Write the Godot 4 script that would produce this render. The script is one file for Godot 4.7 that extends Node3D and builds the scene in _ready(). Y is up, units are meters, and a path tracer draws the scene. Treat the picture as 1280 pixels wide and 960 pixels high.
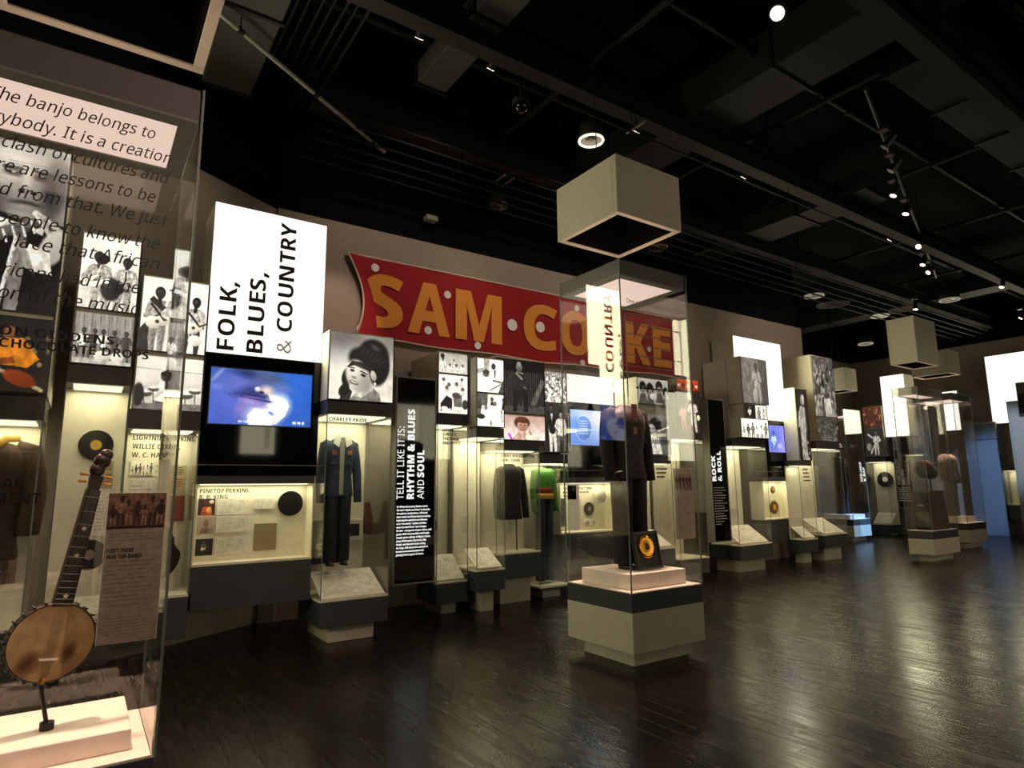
extends Node3D

# x runs along the exhibit wall, y is up, +z points from the wall into the gallery; metres.
var fr := Transform3D()
var orgs := {}
var mats := {}
var meshes := {}
var names := {}
var fonts := {}
var fbase := {}
var rng := RandomNumberGenerator.new()

func _ready() -> void:
	rng.seed = 7
	pnz.seed = 5
	pnz.frequency = 0.045
	pnz.fractal_octaves = 3
	# ---- camera, surroundings, exposure
	var cam := Camera3D.new()
	cam.name = "camera"
	cam.fov = 63.09
	cam.near = 0.05
	cam.far = 80.0
	cam.transform = Transform3D(Basis(Vector3(0.82598, -0.00999, 0.56361), Vector3(-0.08168, 0.98717, 0.13721), Vector3(-0.55775, -0.15936, 0.81457)), Vector3(0, 1.5, 0))
	add_child(cam)
	cam.current = true
	var env := Environment.new()
	env.background_mode = Environment.BG_COLOR
	env.background_color = Color(0, 0, 0)
	env.tonemap_mode = Environment.TONE_MAPPER_LINEAR
	env.tonemap_exposure = 1.0
	env.sdfgi_enabled = true
	env.ssao_enabled = true
	env.ssil_enabled = true
	var we := WorldEnvironment.new()
	we.name = "surroundings"
	we.environment = env
	add_child(we)
	make_materials()
	shell()
	ceiling_works()
	wall_units()
	gallery_cases()
	far_units()
	small_things()

# ------------------------------------------------------------------ materials
func sm(key: String, c: Color, rough := 0.6, metal := 0.0, spec := 0.5) -> StandardMaterial3D:
	if mats.has(key):
		return mats[key]
	var m := StandardMaterial3D.new()
	m.resource_name = key
	m.albedo_color = c
	m.roughness = rough
	m.metallic = metal
	m.metallic_specular = spec
	mats[key] = m
	return m

func glow(key: String, c: Color, e: float, tex: Texture2D = null) -> StandardMaterial3D:
	if mats.has(key):
		return mats[key]
	var m := StandardMaterial3D.new()
	m.resource_name = key
	m.albedo_color = Color(0.06, 0.06, 0.06)
	m.roughness = 0.45
	m.emission_enabled = true
	m.emission = c
	m.emission_energy_multiplier = e
	if tex:
		m.emission_texture = tex
		m.emission_operator = BaseMaterial3D.EMISSION_OP_MULTIPLY
	mats[key] = m
	return m

func printed(key: String, tex: Texture2D, rough := 0.6) -> StandardMaterial3D:
	if mats.has(key):
		return mats[key]
	var m := sm(key, Color(1, 1, 1), rough)
	m.albedo_texture = tex
	return m

func noise_tex(w: int, h: int, fx: float, fy: float, lo: Color, hi: Color, sd: int, oct := 4) -> ImageTexture:
	var n := FastNoiseLite.new()
	n.seed = sd
	n.frequency = 1.0
	n.fractal_octaves = oct
	var im := Image.create(w, h, false, Image.FORMAT_RGB8)
	for y in h:
		for x in w:
			var t := clampf(n.get_noise_2d(x * fx, y * fy) * 1.1 + 0.5, 0.0, 1.0)
			im.set_pixel(x, y, lo.lerp(hi, t))
	return ImageTexture.create_from_image(im)

func make_materials() -> void:
	var plaster := noise_tex(128, 128, 0.09, 0.09, Color(0.965, 0.965, 0.965), Color(1, 1, 1), 3)
	for a in [["taupe", Color(0.56, 0.51, 0.46), 0.85], ["paint", Color(0.75, 0.72, 0.65), 0.7], ["navy", Color(0.22, 0.235, 0.235), 0.6], ["cream", Color(0.9, 0.875, 0.79), 0.75], ["plinth", Color(0.93, 0.88, 0.83), 0.7]]:
		var m := sm(a[0], a[1], a[2])
		m.albedo_texture = plaster
		m.uv1_triplanar = true
		m.uv1_world_triplanar = true
		m.uv1_scale = Vector3(0.9, 0.9, 0.9)
	sm("dark", Color(0.2, 0.19, 0.185), 0.55)
	sm("hood_grey", Color(0.36, 0.35, 0.345), 0.5)
	sm("black", Color(0.05, 0.05, 0.05), 0.5)
	sm("gloss_black", Color(0.03, 0.03, 0.032), 0.04)
	sm("frame_grey", Color(0.5, 0.49, 0.46), 0.5)
	sm("ink", Color(0.12, 0.115, 0.105), 0.7)
	sm("pale_ink", Color(0.8, 0.8, 0.77), 0.7)
	sm("white_ink", Color(0.95, 0.95, 0.94), 0.6)
	sm("paper", Color(0.86, 0.84, 0.79), 0.8)
	sm("ceil_black", Color(0.05, 0.05, 0.05), 0.95, 0.0, 0.2)
	sm("duct", Color(0.115, 0.115, 0.11), 0.7, 0.0, 0.3)
	sm("duct_pale", Color(0.24, 0.235, 0.225), 0.7, 0.0, 0.3)
	sm("pipe", Color(0.075, 0.075, 0.075), 0.6, 0.0, 0.3)
	sm("steel", Color(0.62, 0.61, 0.58), 0.35, 0.9)
	sm("glass_edge", Color(0.42, 0.47, 0.44), 0.3)
	sm("vinyl", Color(0.035, 0.035, 0.04), 0.3)
	sm("wood_dark", Color(0.16, 0.09, 0.07), 0.35)
	sm("brass", Color(0.75, 0.55, 0.25), 0.3, 0.9)
	sm("gold", Color(0.86, 0.6, 0.22), 0.22, 1.0)
	var g := sm("glass", Color(1, 1, 1, 0.0), 0.0)
	g.transparency = BaseMaterial3D.TRANSPARENCY_ALPHA
	sm("blue_lit_panel", Color(0.37, 0.43, 0.51), 0.6)  # blue light on the far column, partly put into its colour
	glow("case_light", Color(1.0, 0.975, 0.82), 1.3)
	glow("pink_light", Color(1.0, 0.87, 0.8), 0.85)
	glow("white_box", Color(1.0, 0.985, 0.94), 1.25)
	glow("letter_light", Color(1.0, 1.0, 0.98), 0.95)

# ------------------------------------------------------------------ nodes
func numbered(n: String) -> String:
	names[n] = names.get(n, -1) + 1
	return n if names[n] == 0 else "%s_%03d" % [n, names[n]]

func thing(called: String, label: String, category: String, at: Vector3, group := "") -> Node3D:
	var o := Node3D.new()
	o.name = numbered(called)
	add_child(o)
	o.transform = fr * Transform3D(Basis(), at)
	o.set_meta("label", label)
	o.set_meta("category", category)
	if group != "":
		o.set_meta("group", group)
	orgs[o] = at
	return o

func structure(called: String) -> Node3D:
	var o := Node3D.new()
	o.name = called
	add_child(o)
	o.transform = fr
	o.set_meta("kind", "structure")
	orgs[o] = Vector3.ZERO
	return o

func put(parent: Node3D, called: String, mesh: Mesh, m: Material, at: Vector3, basis := Basis()) -> MeshInstance3D:
	var o := MeshInstance3D.new()
	o.name = called
	o.mesh = mesh
	o.material_override = m
	parent.add_child(o, true)
	o.transform = Transform3D(basis, at - orgs.get(parent, Vector3.ZERO))
	orgs[o] = at
	return o

func M(k: String) -> StandardMaterial3D:
	return mats[k]

func box(parent: Node3D, called: String, x0: float, x1: float, y0: float, y1: float, z0: float, z1: float, m: Variant, ch := 0.0) -> MeshInstance3D:
	var s := Vector3(absf(x1 - x0), absf(y1 - y0), absf(z1 - z0))
	var key := "b%.4f_%.4f_%.4f_%.4f" % [s.x, s.y, s.z, ch]
	if not meshes.has(key):
		if ch > 0.0:
			meshes[key] = chamfer_box(s, ch)
		else:
			var b := BoxMesh.new()
			b.size = s
			meshes[key] = b
	return put(parent, called, meshes[key], mats[m] if m is String else m, Vector3(x0 + x1, y0 + y1, z0 + z1) * 0.5)

func chamfer_box(s: Vector3, c: float) -> ArrayMesh:
	var st := SurfaceTool.new()
	st.begin(Mesh.PRIMITIVE_TRIANGLES)
	var h := s * 0.5
	c = minf(c, minf(h.x, minf(h.y, h.z)) * 0.9)
	var V := func(sx: int, sy: int, sz: int, a: int) -> Vector3:
		var v := Vector3(h.x - c, h.y - c, h.z - c)
		v[a] = h[a]
		return Vector3(v.x * sx, v.y * sy, v.z * sz)
	var polys := []
	for a in 3:
		var b := (a + 1) % 3
		var d := (a + 2) % 3
		for s1 in [-1, 1]:
			var q := []
			for k in [[-1, -1], [1, -1], [1, 1], [-1, 1]]:
				var g := [0, 0, 0]
				g[a] = s1
				g[b] = k[0]
				g[d] = k[1]
				q.append(V.call(g[0], g[1], g[2], a))
			polys.append(q)
			for s2 in [-1, 1]:
				var e := []
				for k in [[-1, a], [1, a], [1, b], [-1, b]]:
					var g := [0, 0, 0]
					g[a] = s1
					g[b] = s2
					g[d] = k[0]
					e.append(V.call(g[0], g[1], g[2], k[1]))
				polys.append(e)
	for sx in [-1, 1]:
		for sy in [-1, 1]:
			for sz in [-1, 1]:
				polys.append([V.call(sx, sy, sz, 0), V.call(sx, sy, sz, 1), V.call(sx, sy, sz, 2)])
	for q in polys:
		var n: Vector3 = (q[1] - q[0]).cross(q[2] - q[0]).normalized()
		var mid := Vector3.ZERO
		for v in q:
			mid += v
		if n.dot(mid) > 0:
			q.reverse()
		else:
			n = -n
		for k in range(1, q.size() - 1):
			for v in [q[0], q[k], q[k + 1]]:
				st.set_normal(n)
				st.set_uv(Vector2(0, 0))
				st.add_vertex(v)
	return st.commit()

func quad(parent: Node3D, called: String, x0: float, x1: float, y0: float, y1: float, z: float, m: Variant) -> MeshInstance3D:
	var q := QuadMesh.new()
	q.size = Vector2(x1 - x0, y1 - y0)
	return put(parent, called, q, mats[m] if m is String else m, Vector3((x0 + x1) * 0.5, (y0 + y1) * 0.5, z))

func pane(parent: Node3D, x0: float, x1: float, y0: float, y1: float, z0: float, z1: float) -> MeshInstance3D:
	return box(parent, "glass_pane", x0, x1, y0, y1, z0, z1, "glass")

func cyl(parent: Node3D, called: String, a: Vector3, b: Vector3, r: float, m: Variant, r2 := -1.0, seg := 16) -> MeshInstance3D:
	var c := CylinderMesh.new()
	c.height = a.distance_to(b)
	c.bottom_radius = r
	c.top_radius = r if r2 < 0 else r2
	c.radial_segments = seg
	c.rings = 1
	var y := (b - a).normalized()
	var x := y.cross(Vector3(0.31, 0.2, 0.93)).normalized()
	return put(parent, called, c, mats[m] if m is String else m, (a + b) * 0.5, Basis(x, y, x.cross(y)))

# rings of [centre, half width x, half depth z] (horizontal slices); closed at both ends
func loft(rings: Array, seg := 20, power := 1.0) -> ArrayMesh:
	var st := SurfaceTool.new()
	st.begin(Mesh.PRIMITIVE_TRIANGLES)
	var n := rings.size()
	for r in rings:
		for k in seg:
			var t := TAU * k / seg
			var cx := cos(t)
			var cz := sin(t)
			st.add_vertex(r[0] + Vector3(signf(cx) * pow(absf(cx), power) * r[1], 0, signf(cz) * pow(absf(cz), power) * r[2]))
	st.add_vertex(rings[0][0])
	st.add_vertex(rings[n - 1][0])
	for i in n - 1:
		for k in seg:
			var a := i * seg + k
			var b := i * seg + (k + 1) % seg
			for v in [a, a + seg, b, b, a + seg, b + seg]:
				st.add_index(v)
	for k in seg:
		var k2 := (k + 1) % seg
		for v in [n * seg, k, k2, n * seg + 1, (n - 1) * seg + k2, (n - 1) * seg + k]:
			st.add_index(v)
	st.generate_normals()
	return st.commit()

# a tube along points, each with its radius; e flattens it along z
func tube(pts: Array, radii: Array, seg := 12, e := 1.0) -> ArrayMesh:
	var st := SurfaceTool.new()
	st.begin(Mesh.PRIMITIVE_TRIANGLES)
	var n := pts.size()
	for i in n:
		var d: Vector3 = (pts[mini(i + 1, n - 1)] - pts[maxi(i - 1, 0)]).normalized()
		var ref := Vector3(0, 0, 1) if absf(d.z) < 0.9 else Vector3(0, 1, 0)
		var x := d.cross(ref).normalized()
		var z := x.cross(d)
		for k in seg:
			var t := TAU * k / seg
			st.add_vertex(pts[i] + (x * cos(t) + z * sin(t) * e) * radii[i])
	st.add_vertex(pts[0])
	st.add_vertex(pts[n - 1])
	for i in n - 1:
		for k in seg:
			var a := i * seg + k
			var b := i * seg + (k + 1) % seg
			for v in [a, a + seg, b, b, a + seg, b + seg]:
				st.add_index(v)
	for k in seg:
		var k2 := (k + 1) % seg
		for v in [n * seg, k, k2, n * seg + 1, (n - 1) * seg + k2, (n - 1) * seg + k]:
			st.add_index(v)
	st.generate_normals()
	return st.commit()

# profile of Vector2(radius, height) turned round y
func lathe(profile: Array, seg := 32) -> ArrayMesh:
	var rings := []
	for p in profile:
		rings.append([Vector3(0, p.y, 0), maxf(p.x, 0.0005), maxf(p.x, 0.0005)])
	return loft(rings, seg)

# outline in x,y pushed through z from 0 to depth
func extrude(poly: PackedVector2Array, depth: float) -> ArrayMesh:
	var st := SurfaceTool.new()
	st.begin(Mesh.PRIMITIVE_TRIANGLES)
	st.set_smooth_group(-1)
	var tri := Geometry2D.triangulate_polygon(poly)
	var cw := Geometry2D.is_polygon_clockwise(poly)
	for z in [depth, 0.0]:
		for i in range(0, tri.size(), 3):
			var t := [poly[tri[i]], poly[tri[i + 1]], poly[tri[i + 2]]]
			if ((t[1] - t[0]).cross(t[2] - t[0]) > 0) == (z > 0):
				t.reverse()
			for p in t:
				st.add_vertex(Vector3(p.x, p.y, z))
	for i in poly.size():
		var a := poly[i]
		var b := poly[(i + 1) % poly.size()]
		if cw:
			var c := a
			a = b
			b = c
		for v in [Vector3(a.x, a.y, 0), Vector3(b.x, b.y, depth), Vector3(b.x, b.y, 0), Vector3(a.x, a.y, 0), Vector3(a.x, a.y, depth), Vector3(b.x, b.y, depth)]:
			st.add_vertex(v)
	st.generate_normals()
	return st.commit()

# ------------------------------------------------------------------ lettering
func font(bold: bool, heavy := 0.0) -> Font:
	var k := "%s%.2f" % [bold, heavy]
	if not fonts.has(k):
		var f := SystemFont.new()
		f.font_names = PackedStringArray(["Droid Sans"])
		f.font_weight = 700 if bold else 400
		var v := FontVariation.new()
		v.base_font = f
		v.variation_embolden = heavy
		fonts[k] = v
	return fonts[k]

# h: height of a capital; w: width to fit (0 keeps the font's own); x, y: left end of the base line, before turning
func words(parent: Node3D, called: String, s: String, x: float, y: float, z: float, h: float, w: float, m: Variant, bold := false, turn := 0.0, slant := 0.0, depth := 0.003, heavy := 0.0, gap := 1.0) -> MeshInstance3D:
	for n in ["face_light", "panel", "glass_pane", "cloth"]:
		if parent.has_node(n):
			parent = parent.get_node(n)
			break
	var t := TextMesh.new()
	t.font = font(bold, heavy)
	t.font_size = 32
	t.pixel_size = h / (32 * 0.714)
	t.text = s
	t.depth = depth
	t.curve_step = 1.6
	t.line_spacing = gap
	t.horizontal_alignment = HORIZONTAL_ALIGNMENT_LEFT
	t.vertical_alignment = VERTICAL_ALIGNMENT_TOP
	var a := t.get_aabb()
	var kx := 1.0 if w <= 0.0 else w / maxf(a.size.x, 0.001)
	var key := "%s%.2f" % [bold, heavy]
	if not fbase.has(key):
		var p := TextMesh.new()
		p.font = t.font
		p.font_size = 32
		p.pixel_size = 1.0
		p.text = "H"
		p.depth = 0.1
		p.horizontal_alignment = HORIZONTAL_ALIGNMENT_LEFT
		p.vertical_alignment = VERTICAL_ALIGNMENT_TOP
		fbase[key] = [p.get_aabb().position.y, p.get_aabb().size.y]
	var base: float = fbase[key][0] * t.pixel_size
	var fit: float = 32 * 0.714 / float(fbase[key][1])
	var b := Basis(Vector3(kx, 0, 0), Vector3(slant * fit, fit, 0), Vector3(0, 0, 1))
	b = Basis(Vector3(0, 0, 1), turn) * b
	var o := put(parent, called, t, mats[m] if m is String else m, Vector3(x, y, z), b)
	o.position -= b * Vector3(a.position.x, base, -depth * 0.5)
	return o

# ------------------------------------------------------------------ light
func area(parent: Node3D, called: String, at: Vector3, toward: Vector3, sx: float, sy: float, radiance: float, c: Color) -> void:
	var l := AreaLight3D.new()
	l.name = called
	l.area_size = Vector2(sx, sy)
	l.area_normalize_energy = false
	l.light_energy = radiance / PI
	l.light_color = c
	l.shadow_enabled = true
	l.area_range = 30.0
	parent.add_child(l, true)
	var up := Vector3(0, 1, 0) if absf(toward.y) < 0.9 else Vector3(0, 0, -1)
	l.transform = Transform3D(Basis.looking_at(toward, up), at - orgs.get(parent, Vector3.ZERO))

func spot(parent: Node3D, called: String, at: Vector3, target: Vector3, e: float, c: Color, angle := 20.0, size := 0.06) -> void:
	var l := SpotLight3D.new()
	l.name = called
	l.light_energy = e
	l.light_color = c
	l.spot_angle = angle
	l.spot_angle_attenuation = 0.7
	l.spot_range = 30.0
	l.spot_attenuation = 2.0
	l.light_size = size
	l.shadow_enabled = true
	parent.add_child(l, true)
	var d := (target - at).normalized()
	var up := Vector3(0, 1, 0) if absf(d.y) < 0.95 else Vector3(0, 0, -1)
	l.transform = Transform3D(Basis.looking_at(d, up), at - orgs.get(parent, Vector3.ZERO))

# ------------------------------------------------------------------ painted prints (pixels, y down)
var iw := 0
var ih := 0
var px: PackedByteArray
var pnz := FastNoiseLite.new()

func pnew(w: int, h: int, top: Color, bottom: Color) -> void:
	iw = w
	ih = h
	px = PackedByteArray()
	px.resize(w * h * 3)
	for y in h:
		var c := top.lerp(bottom, float(y) / h)
		for x in w:
			var i := (y * w + x) * 3
			var f := 1.0 + 0.12 * pnz.get_noise_2d(x * 0.5 + 300.0, y * 0.5)
			px[i] = mini(255, int(c.r8 * f))
			px[i + 1] = mini(255, int(c.g8 * f))
			px[i + 2] = mini(255, int(c.b8 * f))

func g1(v: float) -> Color:
	return Color(minf(1.0, v * 1.02), v * 0.975, v * 0.9)

func pdot(x: int, y: int, c: Color, a: float) -> void:
	var i := (y * iw + x) * 3
	px[i] = int(lerpf(px[i], c.r8, a))
	px[i + 1] = int(lerpf(px[i + 1], c.g8, a))
	px[i + 2] = int(lerpf(px[i + 2], c.b8, a))

func pe(cx: float, cy: float, rx: float, ry: float, c: Color, rot := 0.0, soft := 0.12, alpha := 1.0) -> void:
	var r := maxf(rx, ry) * (1.0 + soft)
	var cr := cos(rot)
	var sr := sin(rot)
	for y in range(maxi(0, int(cy - r)), mini(ih, int(cy + r) + 2)):
		for x in range(maxi(0, int(cx - r)), mini(iw, int(cx + r) + 2)):
			var dx := x - cx
			var dy := y - cy
			var u := (dx * cr + dy * sr) / rx
			var v := (dy * cr - dx * sr) / ry
			var d := sqrt(u * u + v * v)
			if d < 1.0 + soft:
				var f := 1.0 - 0.22 * (dx * 0.5 + dy * 0.7) / r
				pdot(x, y, Color(minf(c.r * f, 1.0), minf(c.g * f, 1.0), minf(c.b * f, 1.0)), alpha * clampf((1.0 + soft - d) / (2.0 * soft), 0.0, 1.0))

func pp(pts: Array, c: Color, alpha := 1.0) -> void:
	var ylo := 1e9
	var yhi := -1e9
	for p in pts:
		ylo = minf(ylo, p[1])
		yhi = maxf(yhi, p[1])
	for y in range(maxi(0, int(ylo)), mini(ih, int(yhi) + 1)):
		var xs := []
		for i in pts.size():
			var a = pts[i]
			var b = pts[(i + 1) % pts.size()]
			if (a[1] <= y + 0.5) != (b[1] <= y + 0.5):
				xs.append(a[0] + (y + 0.5 - a[1]) / float(b[1] - a[1]) * (b[0] - a[0]))
		xs.sort()
		for k in range(0, xs.size() - 1, 2):
			for x in range(maxi(0, roundi(xs[k])), mini(iw, roundi(xs[k + 1]))):
				var f := 1.0 + 0.34 * pnz.get_noise_2d(x, y * 0.6)
				pdot(x, y, Color(minf(c.r * f, 1.0), minf(c.g * f, 1.0), minf(c.b * f, 1.0)), alpha)

func pl(x0: float, y0: float, x1: float, y1: float, w: float, c: Color, alpha := 1.0) -> void:
	var d := Vector2(x1 - x0, y1 - y0)
	var L := maxf(d.length(), 0.001)
	var n := Vector2(-d.y, d.x) / L * w * 0.5
	pp([[x0 + n.x, y0 + n.y], [x1 + n.x, y1 + n.y], [x1 - n.x, y1 - n.y], [x0 - n.x, y0 - n.y]], c, alpha)

func pgrain(amount: float) -> void:
	for i in range(0, px.size(), 3):
		var d := int(rng.randf_range(-amount, amount) * 255)
		for k in 3:
			px[i + k] = clampi(px[i + k] + d, 0, 255)

func pdone() -> ImageTexture:
	pgrain(0.05)
	var im := Image.create_from_data(iw, ih, false, Image.FORMAT_RGB8, px)
	im.resize(int(iw * 0.6), int(ih * 0.6), Image.INTERPOLATE_BILINEAR)
	im.resize(iw, ih, Image.INTERPOLATE_CUBIC)
	return ImageTexture.create_from_image(im)

# a limb: rounded stroke from one end to the other, lighter on one flank, with cloth folds
func pcap(x0: float, y0: float, x1: float, y1: float, r0: float, r1: float, c: Color) -> void:
	var a := Vector2(x0, y0)
	var d := Vector2(x1 - x0, y1 - y0)
	var q := maxf(d.length_squared(), 0.001)
	var n := Vector2(-d.y, d.x).normalized()
	if n.x > 0:
		n = -n
	var rm := maxf(r0, r1) + 1.0
	for y in range(maxi(0, int(minf(y0, y1) - rm)), mini(ih, int(maxf(y0, y1) + rm) + 1)):
		for x in range(maxi(0, int(minf(x0, x1) - rm)), mini(iw, int(maxf(x0, x1) + rm) + 1)):
			var p := Vector2(x, y) - a
			var t := clampf(p.dot(d) / q, 0.0, 1.0)
			var r := lerpf(r0, r1, t)
			var e := p - d * t
			var k := e.length() / r
			if k < 1.15:
				var f := 1.0 + 0.2 * e.dot(n) / r + 0.4 * pnz.get_noise_2d(x * 2.2, y * 1.6)
				pdot(x, y, Color(clampf(c.r * f, 0, 1), clampf(c.g * f, 0, 1), clampf(c.b * f, 0, 1)), clampf((1.15 - k) / 0.3, 0.0, 1.0))

# a small standing figure; x, y: feet; h: height
func pman(x: float, y: float, h: float, skin: Color, coat: Color, legs: Color, extra := "") -> void:
	var u := h / 7.5
	var s := rng.randf_range(-0.25, 0.25)
	var hx := x + u * s * 0.5
	var sx := x + u * s
	for k in [-1, 1]:
		var knee: float = x + u * k * rng.randf_range(0.4, 0.75)
		pcap(hx + k * u * 0.38, y - u * 3.7, knee, y - u * 1.9, u * 0.46, u * 0.36, legs)
		pcap(knee, y - u * 1.9, knee + k * u * rng.randf_range(-0.1, 0.2), y - u * 0.15, u * 0.36, u * 0.24, legs)
		pcap(knee, y - u * 0.12, knee + k * u * 0.35, y - u * 0.06, u * 0.16, u * 0.13, legs.darkened(0.5))
	pcap(hx, y - u * 3.7, sx, y - u * 5.3, u * 0.72, u * 0.88, coat)
	pcap(sx - u * 0.55, y - u * 5.75, sx + u * 0.55, y - u * 5.75, u * 0.42, u * 0.42, coat)
	pcap(sx, y - u * 5.9, sx + u * s * 0.3, y - u * 6.5, u * 0.22, u * 0.2, skin.darkened(0.2))
	for k in [-1, 1]:
		var ex: float = sx + k * u * rng.randf_range(1.05, 1.5)
		var ey := y - u * rng.randf_range(4.3, 4.8)
		var wx: float = sx + k * u * rng.randf_range(0.1, 1.1)
		var wy := y - u * rng.randf_range(3.6, 4.6)
		pcap(sx + k * u * 0.85, y - u * 5.7, ex, ey, u * 0.34, u * 0.28, coat.lightened(0.06))
		pcap(ex, ey, wx, wy, u * 0.26, u * 0.2, coat.lightened(0.04))
		pcap(wx, wy, wx - k * u * 0.12, wy - u * 0.05, u * 0.18, u * 0.15, skin)
	var cx := sx + u * s * 0.5
	var cy := y - u * 6.95
	pe(cx, cy - u * 0.12, u * 0.52, u * 0.62, skin.darkened(0.65))
	pe(cx + u * 0.02, cy + u * 0.06, u * 0.42, u * 0.56, skin)
	pe(cx - u * 0.12, cy - u * 0.12, u * 0.16, u * 0.2, skin.lightened(0.25), 0, 0.6, 0.6)
	if u > 6.0:
		for k in [-1, 1]:
			pe(cx + k * u * 0.16, cy, u * 0.07, u * 0.045, skin.darkened(0.75))
		pe(cx, cy + u * 0.14, u * 0.08, u * 0.06, skin.darkened(0.3))
	pe(cx, cy + u * 0.3, u * 0.16, u * 0.05, skin.darkened(0.55))
	if extra == "guitar":
		pe(sx + u * 0.35, y - u * 3.95, u * 0.72, u * 0.55, Color(0.9, 0.86, 0.76), 0.2)
		pe(sx - u * 0.55, y - u * 3.7, u * 0.8, u * 0.68, Color(0.93, 0.89, 0.8), 0.2)
		pe(sx - u * 0.1, y - u * 3.82, u * 0.2, u * 0.2, Color(0.25, 0.2, 0.16))
		pcap(sx + u * 0.6, y - u * 4.05, sx + u * 2.3, y - u * 4.85, u * 0.11, u * 0.09, Color(0.3, 0.24, 0.2))
		pcap(sx + u * 2.3, y - u * 4.85, sx + u * 2.6, y - u * 5.0, u * 0.17, u * 0.15, Color(0.2, 0.16, 0.13))
		pcap(sx - u * 0.8, y - u * 5.7, sx + u * 0.5, y - u * 4.2, u * 0.12, u * 0.12, Color(0.15, 0.13, 0.11))
	elif extra == "horn":
		pcap(sx + u * 0.2, y - u * 6.3, sx - u * 0.1, y - u * 4.9, u * 0.1, u * 0.13, Color(0.85, 0.8, 0.7))
		pcap(sx - u * 0.1, y - u * 4.9, sx - u * 1.5, y - u * 4.0, u * 0.16, u * 0.26, Color(0.93, 0.9, 0.8))
		pe(sx - u * 1.7, y - u * 3.9, u * 0.45, u * 0.34, Color(0.95, 0.92, 0.83), -0.6)
		pe(sx - u * 1.75, y - u * 3.9, u * 0.28, u * 0.2, Color(0.4, 0.36, 0.3), -0.6)
	elif extra == "tie":
		pp([[sx - u * 0.24, y - u * 6.15], [sx + u * 0.24, y - u * 6.15], [sx, y - u * 4.5]], Color(0.93, 0.91, 0.86))
		pl(sx, y - u * 6.0, sx, y - u * 4.7, u * 0.12, Color(0.12, 0.11, 0.1))
	elif extra == "hat":
		pe(cx, cy - u * 0.36, u * 0.8, u * 0.15, Color(0.2, 0.18, 0.16))
		pe(cx, cy - u * 0.58, u * 0.45, u * 0.34, Color(0.22, 0.2, 0.17))

# ------------------------------------------------------------------ room shell
func swall(called: String, x0: float, x1: float, y0: float, y1: float, z0: float, z1: float, m: String) -> MeshInstance3D:
	var o := box(self, called, x0, x1, y0, y1, z0, z1, m)
	o.set_meta("kind", "structure")
	return o

func plank_material(k: int) -> StandardMaterial3D:
	var key := "plank_%d" % k
	if mats.has(key):
		return mats[key]
	if not mats.has("grain"):
		var im := noise_tex(256, 256, 0.11, 0.006, Color(0.72, 0.7, 0.67), Color(1.0, 0.98, 0.95), 11, 5)
		mats["grain"] = im
		mats["grain_rough"] = noise_tex(256, 256, 0.09, 0.01, Color(0.7, 0.7, 0.7), Color(1, 1, 1), 12, 4)
	var tone: float = [0.1, 0.09, 0.108, 0.095, 0.103][k]
	var m := sm(key, Color(tone * 1.08, tone * 0.92, tone * 0.74), [0.28, 0.31, 0.27, 0.33, 0.29][k], 0.0, 0.27)
	m.albedo_texture = mats["grain"]
	m.roughness_texture = mats["grain_rough"]
	m.uv1_triplanar = true
	m.uv1_world_triplanar = true
	m.uv1_scale = Vector3(0.8, 0.8, 0.8)
	m.uv1_offset = Vector3(0.17 * k, 0, 0.31 * k)
	return m

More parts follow.
